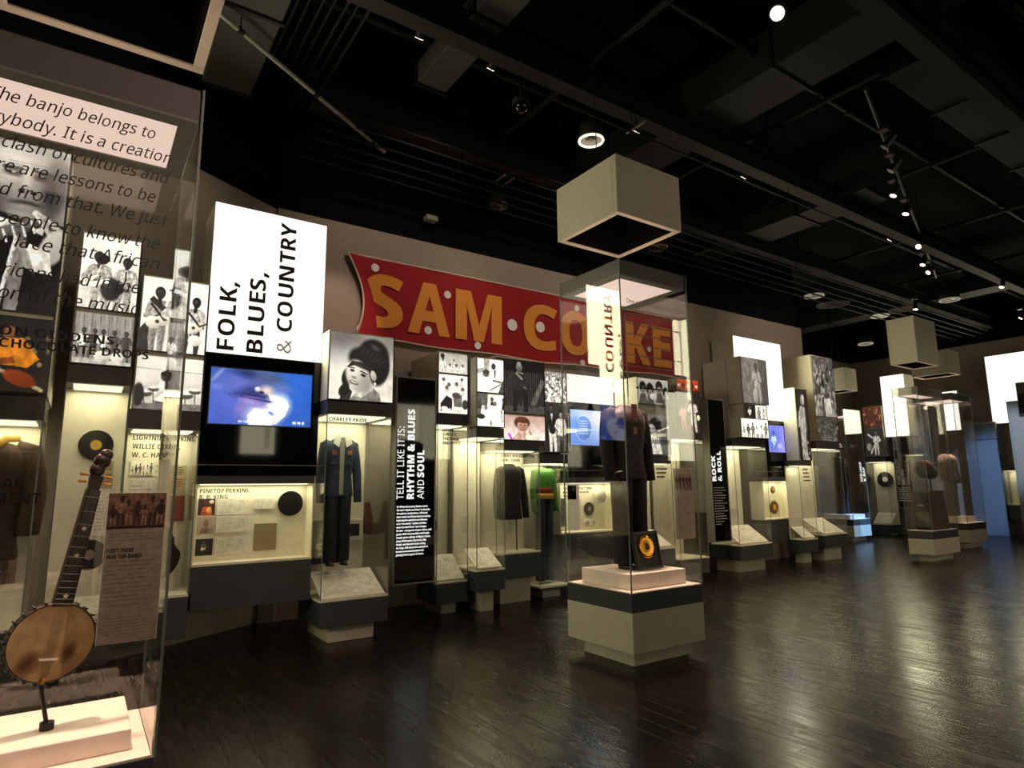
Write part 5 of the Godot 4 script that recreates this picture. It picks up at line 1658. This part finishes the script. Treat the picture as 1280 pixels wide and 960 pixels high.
	coat(t, Vector3(16.56, 0, -8.9), 1.4, 2.12, 0.225, blk, blk, 0.66, 0.05, cloth("grey_shirt", Color(0.25, 0.25, 0.26)))
	trousers(t, Vector3(16.55, 0, -8.9), 0.67, 1.5, 0.22, blk)
	put(t, "hat", lathe([Vector2(0.19, 0.0), Vector2(0.2, 0.015), Vector2(0.12, 0.03), Vector2(0.11, 0.12), Vector2(0.07, 0.14), Vector2(0.01, 0.13)], 24), blk, Vector3(16.55, 2.36, -8.9))
	put(t, "head_form", loft([[Vector3(16.55, 2.14, -8.9), 0.05, 0.05], [Vector3(16.55, 2.24, -8.88), 0.07, 0.08], [Vector3(16.55, 2.36, -8.88), 0.075, 0.09], [Vector3(16.55, 2.4, -8.88), 0.05, 0.06]], 14), sm("form_grey", Color(0.3, 0.3, 0.3)), Vector3.ZERO)

func banjo() -> void:
	var t := thing("banjo", "old skin-headed banjo standing upright on a dark rod", "banjo", Vector3(-0.04, 0.56, -3.25))
	var c := Vector3(-0.045, 0.895, -3.25)
	var up := Vector3(0.11, 0.73, 0.0).normalized()
	var face := Vector3(0.22, -0.06, 0.97)
	face = (face - up * face.dot(up)).normalized()
	var side := up.cross(face)
	var b := Basis(side, up, face)
	var turned := b * Basis(Vector3(1, 0, 0), PI / 2)
	var skin := sm("skin_head", Color(0.76, 0.66, 0.5), 0.7)
	skin.albedo_texture = skin_tex()
	put(t, "rim", lathe([Vector2(0.1, -0.03), Vector2(0.15, -0.03), Vector2(0.152, 0.024), Vector2(0.147, 0.028), Vector2(0.145, 0.022)], 48), M("wood_dark"), c, turned)
	var head := PlaneMesh.new()
	head.size = Vector2(0.29, 0.29)
	var st := SurfaceTool.new()
	st.begin(Mesh.PRIMITIVE_TRIANGLES)
	for k in 48:
		for a in [-1.0, TAU * (k + 1) / 48, TAU * k / 48]:
			var p := Vector2.ZERO if a < -0.5 else Vector2(cos(a), sin(a))
			st.set_uv(Vector2(0.5 + p.x * 0.5, 0.5 - p.y * 0.5))
			st.set_normal(Vector3(0, 0, 1))
			st.add_vertex(Vector3(p.x * 0.147, p.y * 0.147, 0.026))
	put(t, "skin_head", st.commit(), skin, c, b)
	var ring := TorusMesh.new()
	ring.inner_radius = 0.144
	ring.outer_radius = 0.154
	ring.rings = 48
	ring.ring_segments = 8
	put(t, "tension_hoop", ring, M("dark"), c + face * 0.022, turned)
	for k in 26:
		var a := TAU * k / 26
		var o := side * cos(a) + up * sin(a)
		cyl(t, "tension_hook", c + o * 0.158 - face * 0.02, c + o * 0.158 + face * 0.03, 0.0045, "wood_dark", -1, 8)
	var n0 := c + up * 0.14
	var n1 := c + up * 0.61
	var neck := func(a: Vector3, e: Vector3, w0: float, w1: float, th: float, off: float, mm: Variant, nm: String) -> Node3D:
		var s := SurfaceTool.new()
		s.begin(Mesh.PRIMITIVE_TRIANGLES)
		s.set_smooth_group(-1)
		var v := []
		for p in [[a, w0], [e, w1]]:
			for k in [[-1, 0], [1, 0], [1, 1], [-1, 1]]:
				v.append(p[0] + side * k[0] * p[1] * 0.5 + face * (off + th * k[1]))
		for f in [[0, 1, 5, 4], [1, 2, 6, 5], [2, 3, 7, 6], [3, 0, 4, 7], [0, 3, 2, 1], [4, 5, 6, 7]]:
			for i in [0, 1, 2, 0, 2, 3]:
				s.add_vertex(v[f[i]])
		s.generate_normals()
		return put(t, nm, s.commit(), mats[mm], Vector3.ZERO)
	neck.call(n0, n1, 0.07, 0.05, 0.03, 0.0, "wood_dark", "neck")
	var fb: Node3D = neck.call(n0 + up * 0.004, n1, 0.068, 0.048, 0.006, 0.031, "black", "fingerboard")
	for k in 13:
		var f := 0.03 + 0.43 * (1.0 - pow(0.9, k)) / (1.0 - pow(0.9, 12))
		var p := n1 - up * f
		var w := lerpf(0.048, 0.068, f / 0.47) * 0.5
		cyl(fb, "fret", p - side * w + face * 0.038, p + side * w + face * 0.038, 0.0012, "steel", -1, 6)
	for k in 3:
		var p: Vector3 = n1 - up * float([0.16, 0.27, 0.43][k])
		var star := PackedVector2Array()
		for i in 10:
			var r: float = 0.012 if i % 2 == 0 else 0.005
			star.append(Vector2(sin(TAU * i / 10) * r, cos(TAU * i / 10) * r))
		put(fb, "star_inlay", extrude(star, 0.0015), M("paper"), p + face * 0.0372, b)
	# scrolled peghead
	var ph: Node3D = neck.call(n1, n1 + up * 0.06, 0.04, 0.05, 0.026, 0.0, "wood_dark", "peghead")
	for a in [[-0.004, 0.085, 0.03], [0.006, 0.125, 0.034], [0.014, 0.15, 0.028]]:
		var s := SphereMesh.new()
		s.radius = a[2]
		s.height = a[2] * 2
		s.radial_segments = 20
		s.rings = 10
		put(ph, "scroll", s, M("wood_dark"), n1 + up * a[1] + side * a[0] + face * 0.012, Basis(side, up, face).scaled_local(Vector3(1, 1, 0.55)))
	for k in 4:
		var p := n1 + up * (0.03 + 0.03 * (k / 2)) + side * (0.03 if k % 2 else -0.03) + face * 0.01
		cyl(ph, "tuning_peg", p, p + side * (0.03 if k % 2 else -0.03), 0.004, "brass", 0.008, 10)
	for k in 5:
		var o := side * (k - 2) * 0.0075
		cyl(t, "string", c - up * 0.13 + o + face * 0.03, n1 + o * 0.9 + face * 0.042, 0.0006, "steel", -1, 5)
	cyl(t, "bridge", c - up * 0.062 - side * 0.032 + face * 0.034, c - up * 0.062 + side * 0.032 + face * 0.034, 0.005, "paper", -1, 8)
	cyl(t, "tailpiece", c - up * 0.15 + face * 0.024, c - up * 0.125 + face * 0.034, 0.012, "brass", 0.006, 10)
	cyl(t, "stand_rod", Vector3(-0.03, 0.575, -3.25), c - up * 0.15, 0.008, "black", -1, 10)
	cyl(t, "stand_foot", Vector3(-0.03, 0.561, -3.25), Vector3(-0.03, 0.59, -3.25), 0.025, "black", -1, 16)

func skin_tex() -> ImageTexture:
	pnew(256, 256, Color(0.95, 0.93, 0.9), Color(0.9, 0.86, 0.8))
	pe(70, 196, 24, 34, Color(0.28, 0.2, 0.12), 0.5, 0.6, 0.9)
	pe(184, 160, 18, 28, Color(0.3, 0.22, 0.13), 0.2, 0.6, 0.85)
	for k in 14:
		pe(rng.randf() * 256, rng.randf() * 256, 20 + rng.randf() * 30, 12 + rng.randf() * 20, Color(0.72, 0.6, 0.42), rng.randf() * 3, 0.9, 0.22)
	pe(200, 220, 60, 30, Color(0.5, 0.36, 0.2), -0.6, 0.8, 0.35)
	return pdone()

# ------------------------------------------------------------------ far end of the gallery
func far_units() -> void:
	# units on the far side face back along the gallery (towards -x); local x runs towards +z
	fr = Transform3D(Basis(Vector3(0, 1, 0), -PI / 2), Vector3(19.0, 0, 0))
	var t: Node3D
	t = sign_box("genre_sign", "tall white far sign with pale go-go lettering", -8.78, -8.15, 2.75, 4.5, 0.0, -0.6, 0.8)
	words(t, "lettering", "GO-GO", -8.35, 3.0, 0.002, 0.14, 0.7, "pale_ink", true, PI / 2)
	t = text_panel("black far panel with white lettering on a city's music", -8.62, -8.2, 0.75, 2.74, 0.02, -0.6)
	words(t, "lettering", "MUSIC OF A CITY", -8.52, 1.4, 0.018, 0.07, 0.72, "white_ink", false, PI / 2)
	words(t, "lettering", "GO-GO", -8.4, 1.4, 0.018, 0.085, 0.42, "white_ink", true, PI / 2, 0, 0.003, 0.6)
	words(t, "lettering", "WASHINGTON, DC", -8.27, 1.4, 0.018, 0.07, 0.72, "white_ink", false, PI / 2)
	for i in 8:
		ink_line(t, -8.58, -8.26, 1.3 - 0.05 * i, 0.0185, 0.03, "white_ink")
	photo_box("far colour crowd photo over a dark dancer photo", -9.35, -8.82, 0.05, -0.5, [[3.05, 3.65, "tv_collage"], [2.2, 3.02, "dancer"]], 0.6)
	t = show_case("far lit case with a big black record", -9.4, -8.82, 0.3, 2.05, 0.05, -0.4, {"foot": true, "light": 0.7})
	record("big black record in the far lit case", Vector3(-9.08, 1.55, -0.33), 0.22, "vinyl", "#d8d4c8")
	caption_board("white caption board under the big far record", -9.36, -8.86, 0.32, 0.02, 0.6, -0.3)
	t = thing("blue_lit_column", "tall panelled column against the far wall with blue light in its colour", "column", Vector3(-7.1, 0, -1.9))
	box(t, "panel", -7.5, -7.12, 0.0, 2.62, -2.2, -1.8, "blue_lit_panel", 0.004)
	box(t, "panel", -7.1, -6.72, 0.0, 2.62, -2.2, -1.8, "blue_lit_panel", 0.004)
	box(t, "head_panel", -7.5, -6.72, 2.635, 3.05, -2.2, -1.8, "blue_lit_panel", 0.004)
	box(t, "joint_strip", -7.12, -7.1, 0.0, 2.62, -1.81, -1.795, "frame_grey")
	box(t, "cap", -7.52, -6.7, 3.05, 3.1, -2.22, -1.78, "frame_grey", 0.004)
	t = sign_box("blank_lightbox", "narrow white lightbox high on the far wall beside the blue-lit column", -8.0, -7.62, 2.95, 4.1, -2.0, -2.39, 0.6)
	t = sign_box("blank_lightbox", "broad white lightbox above the far dark panel", -6.8, -5.5, 3.05, 4.95, -1.9, -2.39, 0.6)
	t = thing("partition_end", "taupe partition with a dark screen before the broad far lightbox", "partition", Vector3(-5.5, 0, -0.6))
	box(t, "partition", -5.98, -4.6, 0.0, 3.5, -0.8, -0.6, "taupe", 0.004)
	box(t, "edge_strip", -6.04, -5.98, 0.0, 3.5, -0.8, -0.6, "frame_grey")
	box(t, "screen", -5.78, -5.0, 3.1, 3.95, -0.6, -0.56, "gloss_black", 0.004)
	show_case("far lit case at the foot of the broad lightbox", -6.68, -6.3, 0.85, 1.75, -1.8, -2.2, {"foot": false, "band": 0.4, "light": 0.7})
	fr = Transform3D(Basis(Vector3(0, 1, 0), PI), Vector3(0, 0, 6.0))
	# mirrored classical sign across the gallery; the two blank lightboxes are added as fill
	t = sign_box("genre_sign", "glowing white sign reading classical across the gallery", -4.46, -3.55, 2.42, 3.62, 0.4, 0.0, 0.35)
	words(t, "lettering", "CLASSICAL", -4.2, 2.6, 0.402, 0.12, 0.85, "ink", true, PI / 2)
	sign_box("blank_lightbox", "added wide white lightbox across the gallery", -10.5, -8.0, 2.4, 4.2, 0.4, 0.0, 0.35)
	sign_box("blank_lightbox", "added tall white lightbox across the gallery near the far end", -17.0, -15.0, 2.2, 4.4, 0.4, 0.0, 0.35)
	fr = Transform3D(Basis(Vector3(0, 1, 0), PI / 2), Vector3(-6.0, 0, 0))
	sign_box("blank_lightbox", "added big white lightbox on the unseen end wall behind the banjo case", 2.6, 5.0, 2.2, 4.4, 0.3, 0.02, 1.0)  # added source out of view, lights the pedestal sides facing it
	fr = Transform3D()
	swall("wall_partition", 19.6, 19.75, 0.0, 3.8, -9.5, -8.1, "taupe")
	photo_box("pale alcove photo behind the black suit", 15.2, 16.6, -10.1, -10.79, [[1.5, 3.3, "five"]], 0.4)
	sign_box("blank_lightbox", "narrow white lightbox in the alcove beside the hood", 15.3, 16.0, 3.35, 4.9, -10.2, -10.79, 0.6)
	# blue spotlights added to throw blue light on the far end
	track_head(Vector3(18.6, 5.4, -5.2), Vector3(16.9, 0.4, -8.5), "added blue spotlight aimed at the alcove pedestal", 150.0, Color(0.5, 0.74, 1.0), "", 9.0)
	track_head(Vector3(15.2, 5.5, -3.5), Vector3(20.9, 1.3, -7.1), "added blue spotlight aimed at the blue-lit column", 60.0, Color(0.7, 0.83, 1.0), "", 11.0)

# ------------------------------------------------------------------ things inside the cases
func small_things() -> void:
	var t: Node3D
	t = thing("denim_outfit", "blue denim jacket with white collar over dark trousers", "outfit", Vector3(2.26, 0.7, -6.58))
	var denim := cloth("denim", Color(0.24, 0.3, 0.38), 0.9, 0.3)
	coat(t, Vector3(2.26, 0, -6.58), 1.4, 2.0, 0.165, denim, denim, 0.6, 0.03, cloth("pale_shirt", Color(0.72, 0.72, 0.68)))
	trousers(t, Vector3(2.26, 0, -6.58), 0.74, 1.44, 0.15, cloth("dark_denim", Color(0.09, 0.1, 0.13)))
	for k in [-1, 1]:
		var p := PackedVector2Array([Vector2(k * 0.015, 2.05), Vector2(k * 0.08, 2.04), Vector2(k * 0.1, 1.95), Vector2(k * 0.04, 1.91)])
		put(t, "white_collar", extrude(p, 0.012), M("white_ink"), Vector3(2.26, 0.0, -6.475))
		box(t, "chest_patch", 2.26 + k * 0.085 - 0.025, 2.26 + k * 0.085 + 0.025, 1.83, 1.88, -6.492, -6.478, sm("patch_%d" % k, Color(0.62, 0.42, 0.16) if k > 0 else Color(0.5, 0.27, 0.14), 0.85))
		box(t, "pocket_flap", 2.26 + k * 0.085 - 0.04, 2.26 + k * 0.085 + 0.04, 1.73, 1.755, -6.492, -6.476, denim)
		put(t, "shoe", loft([[Vector3(2.26 + k * 0.075, 0.7, -6.54), 0.035, 0.09], [Vector3(2.26 + k * 0.075, 0.76, -6.57), 0.03, 0.05]], 14), M("black"), Vector3.ZERO)
	t = thing("leather_boot_shaft", "brown tapering leather shaft hanging beside the denim outfit", "leather", Vector3(2.6, 1.0, -6.55))
	put(t, "shaft", loft([[Vector3(2.6, 1.0, -6.55), 0.05, 0.04], [Vector3(2.6, 1.02, -6.55), 0.058, 0.045], [Vector3(2.595, 1.14, -6.55), 0.054, 0.042], [Vector3(2.58, 1.32, -6.55), 0.034, 0.03], [Vector3(2.58, 1.34, -6.55), 0.028, 0.026]], 16), sm("leather", Color(0.3, 0.17, 0.09), 0.5), Vector3.ZERO)
	cyl(t, "hanging_wire", Vector3(2.58, 1.34, -6.55), Vector3(2.58, 2.205, -6.55), 0.002, "steel", -1, 5)
	t = thing("framed_photo", "small framed photo behind the denim trousers", "picture", Vector3(2.56, 0.92, -6.9))
	box(t, "frame", 2.47, 2.66, 0.91, 1.14, -6.928, -6.9, "paper", 0.004)
	box(t, "picture", 2.5, 2.63, 0.96, 1.09, -6.9, -6.896, "ink")
	t = thing("dark_poster", "dark square poster hung behind the denim trousers", "poster", Vector3(2.22, 0.7, -6.9))
	box(t, "sheet", 2.02, 2.42, 0.68, 1.14, -6.928, -6.912, "dark", 0.002)
	quad(t, "print", 2.03, 2.41, 0.69, 1.13, -6.91, printed("print_dark_guitar", pic("dark_guitar"), 0.6))
	# gold trimmed jacket
	t = thing("gold_trim_jacket", "brown jacket with a wide gold braid collar", "jacket", Vector3(-0.6, 1.2, -5.95))
	var brown := cloth("brown_wool", Color(0.3, 0.2, 0.1), 0.85)
	coat(t, Vector3(-0.62, 0, -5.95), 1.0, 1.86, 0.3, brown, brown, 0.6, 0.02)
	var gold := cloth("gold_braid", Color(0.8, 0.6, 0.2), 0.6)
	put(t, "gold_braid", tube([Vector3(-0.62, 1.6, -5.76), Vector3(-0.55, 1.78, -5.78), Vector3(-0.47, 1.87, -5.86), Vector3(-0.4, 1.88, -5.95)], [0.03, 0.032, 0.03, 0.025], 10, 0.5), gold, Vector3.ZERO)
	put(t, "gold_braid", tube([Vector3(-0.62, 1.6, -5.76), Vector3(-0.69, 1.78, -5.78), Vector3(-0.77, 1.87, -5.86)], [0.03, 0.032, 0.03], 10, 0.5), gold, Vector3.ZERO)
	cyl(t, "stand_rod", Vector3(-0.62, 0.55, -5.98), Vector3(-0.62, 1.1, -5.98), 0.015, "black", -1, 8)
	sheet("photo_print", "pale portrait print below the gold trimmed jacket", "print", -0.5, -0.34, 0.8, 1.05, -6.17, "pale_man")
	# records and guitar on the bend
	record("black record with a yellow label in the case behind the banjo", Vector3(0.09, 1.88, -6.56), 0.13, "vinyl", "#c9a03a")
	record("dark record with a pale label low in the case behind the banjo", Vector3(0.115, 0.95, -6.56), 0.125, "vinyl", "#8d7d74")
	sheet("sheet_music", "tall pale sheet of print in the record case", "sheet", 0.12, 0.26, 1.1, 1.5, -6.566, "card_text")
	sheet("sheet_music", "yellowed leaf hung under the yellow label record", "sheet", 0.15, 0.24, 1.5, 1.75, -6.566, "old_poster")
	caption_board("white caption board in the record case", -0.1, 0.26, 0.52, -6.2, 0.62, -6.5)
	t = thing("acoustic_guitar", "dark acoustic guitar hung in the case beside the video panel", "guitar", Vector3(0.62, 0.7, -6.600))
	var body := PackedVector2Array()
	for k in 48:
		var a := TAU * k / 48
		var s := sin(a)
		var w := 0.18 if s < -0.15 else lerpf(0.18, 0.13, clampf((s + 0.15) * 1.3, 0, 1))
		if s > 0.0 and s < 0.5:
			w -= 0.025 * sin(s / 0.5 * PI)
		body.append(Vector2(cos(a) * w, s * 0.24))
	put(t, "body", extrude(body, 0.09), M("wood_dark"), Vector3(0.64, 0.93, -6.700))
	cyl(t, "sound_hole", Vector3(0.64, 0.99, -6.610), Vector3(0.64, 0.99, -6.608), 0.05, "black", -1, 20)
	box(t, "bridge", 0.58, 0.7, 0.84, 0.86, -6.610, -6.600, "black")
	box(t, "neck", 0.605, 0.655, 1.1, 1.58, -6.630, -6.600, "black", 0.004)
	box(t, "headstock", 0.59, 0.672, 1.58, 1.77, -6.640, -6.620, "black", 0.006)
	for k in 6:
		var xx := 0.58 if k % 2 == 0 else 0.672
		cyl(t, "tuning_peg", Vector3(xx, 1.61 + 0.05 * (k / 2), -6.630), Vector3(xx + (0.015 if k % 2 else -0.015), 1.61 + 0.05 * (k / 2), -6.630), 0.008, "steel", -1, 8)
	sheet("photo_print", "two small portrait photos on a white card behind the guitar", "print", 0.37, 0.56, 1.62, 1.76, -6.768, "five")
	sheet("caption_card", "large pale caption sheet behind the guitar neck", "card", 0.38, 0.58, 1.1, 1.58, -6.768, "card_text")
	sheet("sheet_music", "buff programme pinned above a red brown booklet", "sheet", 0.68, 0.84, 1.45, 1.72, -6.768, "old_poster")
	t = thing("red_booklet", "red brown booklet in the guitar case", "booklet", Vector3(0.76, 1.2, -6.77))
	box(t, "cover", 0.68, 0.84, 1.2, 1.43, -6.775, -6.764, sm("booklet", Color(0.5, 0.25, 0.17), 0.7), 0.002)
	# narrow case items
	sheet("old_poster", "old narrow playbill in the case next to the lettering panel", "poster", 3.66, 3.74, 1.55, 2.05, -7.27, "old_poster")
	sheet("photo_print", "small photo above a caption sheet in the narrow case", "print", 3.66, 3.8, 1.42, 1.54, -7.27, "duo")
	sheet("caption_card", "tall caption sheet in the narrow case", "card", 3.66, 3.82, 0.95, 1.4, -7.265, "card_text")
	record("half hidden black record low in the narrow case", Vector3(3.67, 1.0, -7.25), 0.12, "vinyl", "")
	# coat
	t = thing("hanging_coat", "long dark coat on a hanging form", "coat", Vector3(4.85, 0.95, -7.08))
	var char_ := cloth("charcoal", Color(0.12, 0.1, 0.09), 0.85)
	coat(t, Vector3(4.77, 0, -7.04), 1.05, 1.76, 0.18, char_, char_, 0.62, 0.04)
	cyl(t, "stand_rod", Vector3(4.9, 0.64, -7.08), Vector3(4.9, 1.06, -7.08), 0.008, "black", -1, 8)
	sheet("photo_print", "small dark photo beside the long dark coat", "print", 4.95, 5.09, 1.3, 1.45, -7.2, "dark_guitar")
	sheet("caption_card", "caption sheet hung beneath the coat's sleeve", "card", 4.82, 5.0, 0.85, 1.12, -7.2, "card_text")
	# green costume
	t = thing("green_costume", "bright green fringed costume top with red and gold waistband", "costume", Vector3(5.45, 0.18, -7.15))
	var green := cloth("green_satin", Color(0.28, 0.55, 0.12), 0.5, 0.5)
	coat(t, Vector3(5.41, 0, -7.15), 1.3, 1.72, 0.155, green, green, 0.55, 0.03)
	put(t, "waistband", loft([[Vector3(5.42, 1.38, -7.15), 0.155, 0.1], [Vector3(5.42, 1.46, -7.15), 0.158, 0.105]], 20), cloth("rust", Color(0.55, 0.2, 0.08)), Vector3.ZERO)
	put(t, "gold_sash", loft([[Vector3(5.42, 1.3, -7.15), 0.165, 0.11], [Vector3(5.42, 1.38, -7.15), 0.16, 0.108]], 20), cloth("gold_braid", Color(0.8, 0.6, 0.2)), Vector3.ZERO)
	trousers(t, Vector3(5.42, 0, -7.15), 0.2, 1.32, 0.15, cloth("dark_blue", Color(0.1, 0.12, 0.16)))
	# low case with cap and disc
	t = thing("white_cap", "white cap hung at the top of its low case", "cap", Vector3(6.66, 1.22, -7.3))
	put(t, "crown", loft([[Vector3(6.6, 1.24, -7.28), 0.06, 0.05], [Vector3(6.6, 1.3, -7.27), 0.1, 0.08], [Vector3(6.6, 1.4, -7.28), 0.085, 0.07], [Vector3(6.6, 1.43, -7.28), 0.03, 0.03]], 18), cloth("white_cloth", Color(0.88, 0.86, 0.8)), Vector3.ZERO)
	put(t, "peak", loft([[Vector3(6.58, 1.22, -7.24), 0.07, 0.03], [Vector3(6.58, 1.25, -7.25), 0.09, 0.05]], 16), cloth("white_cloth", Color(0.88, 0.86, 0.8)), Vector3.ZERO)
	record("grey oval framed disc under the white cap", Vector3(6.44, 1.13, -7.36), 0.1, "dark", "#9a948a")
	sheet("photo_print", "framed row of small figures below the grey disc", "print", 6.32, 6.56, 0.86, 0.99, -7.37, "five")
	sheet("caption_card", "stack of caption cards in the cap's low case", "card", 6.12, 6.3, 0.9, 1.35, -7.37, "card_text")
	sheet("photo_print", "dark double print behind the green costume's sleeve", "print", 5.8, 6.0, 0.88, 1.3, -7.37, "dark_crowd")
	# low case with badges
	for a in [[11.2, 1.36, 0.07, "brown round badge high in the badge case"], [11.2, 1.02, 0.13, "large brown drum head low in the badge case"]]:
		t = thing("round_badge", a[3], "badge", Vector3(a[0], a[1] - a[2], -7.37))
		put(t, "disc", lathe([Vector2(0, 0), Vector2(a[2], 0), Vector2(a[2], 0.01), Vector2(a[2] * 0.8, 0.016), Vector2(0, 0.014)], 28), sm("badge_brown", Color(0.36, 0.24, 0.13), 0.5), Vector3(a[0], a[1], -7.375), Basis(Vector3(1, 0, 0), PI / 2))
		cyl(t, "centre", Vector3(a[0], a[1], -7.362), Vector3(a[0], a[1], -7.356), a[2] * 0.4, "gold", -1, 16)
	sheet("leaflet_card", "white folded leaflet standing in the case below the band photo", "leaflet", 9.5, 9.85, 0.85, 1.05, -7.2, "card_text")
	sheet("photo_print", "dark booklet hung in the narrow case under the singer", "print", 11.4, 11.55, 1.0, 1.35, -7.3, "dark_guitar")
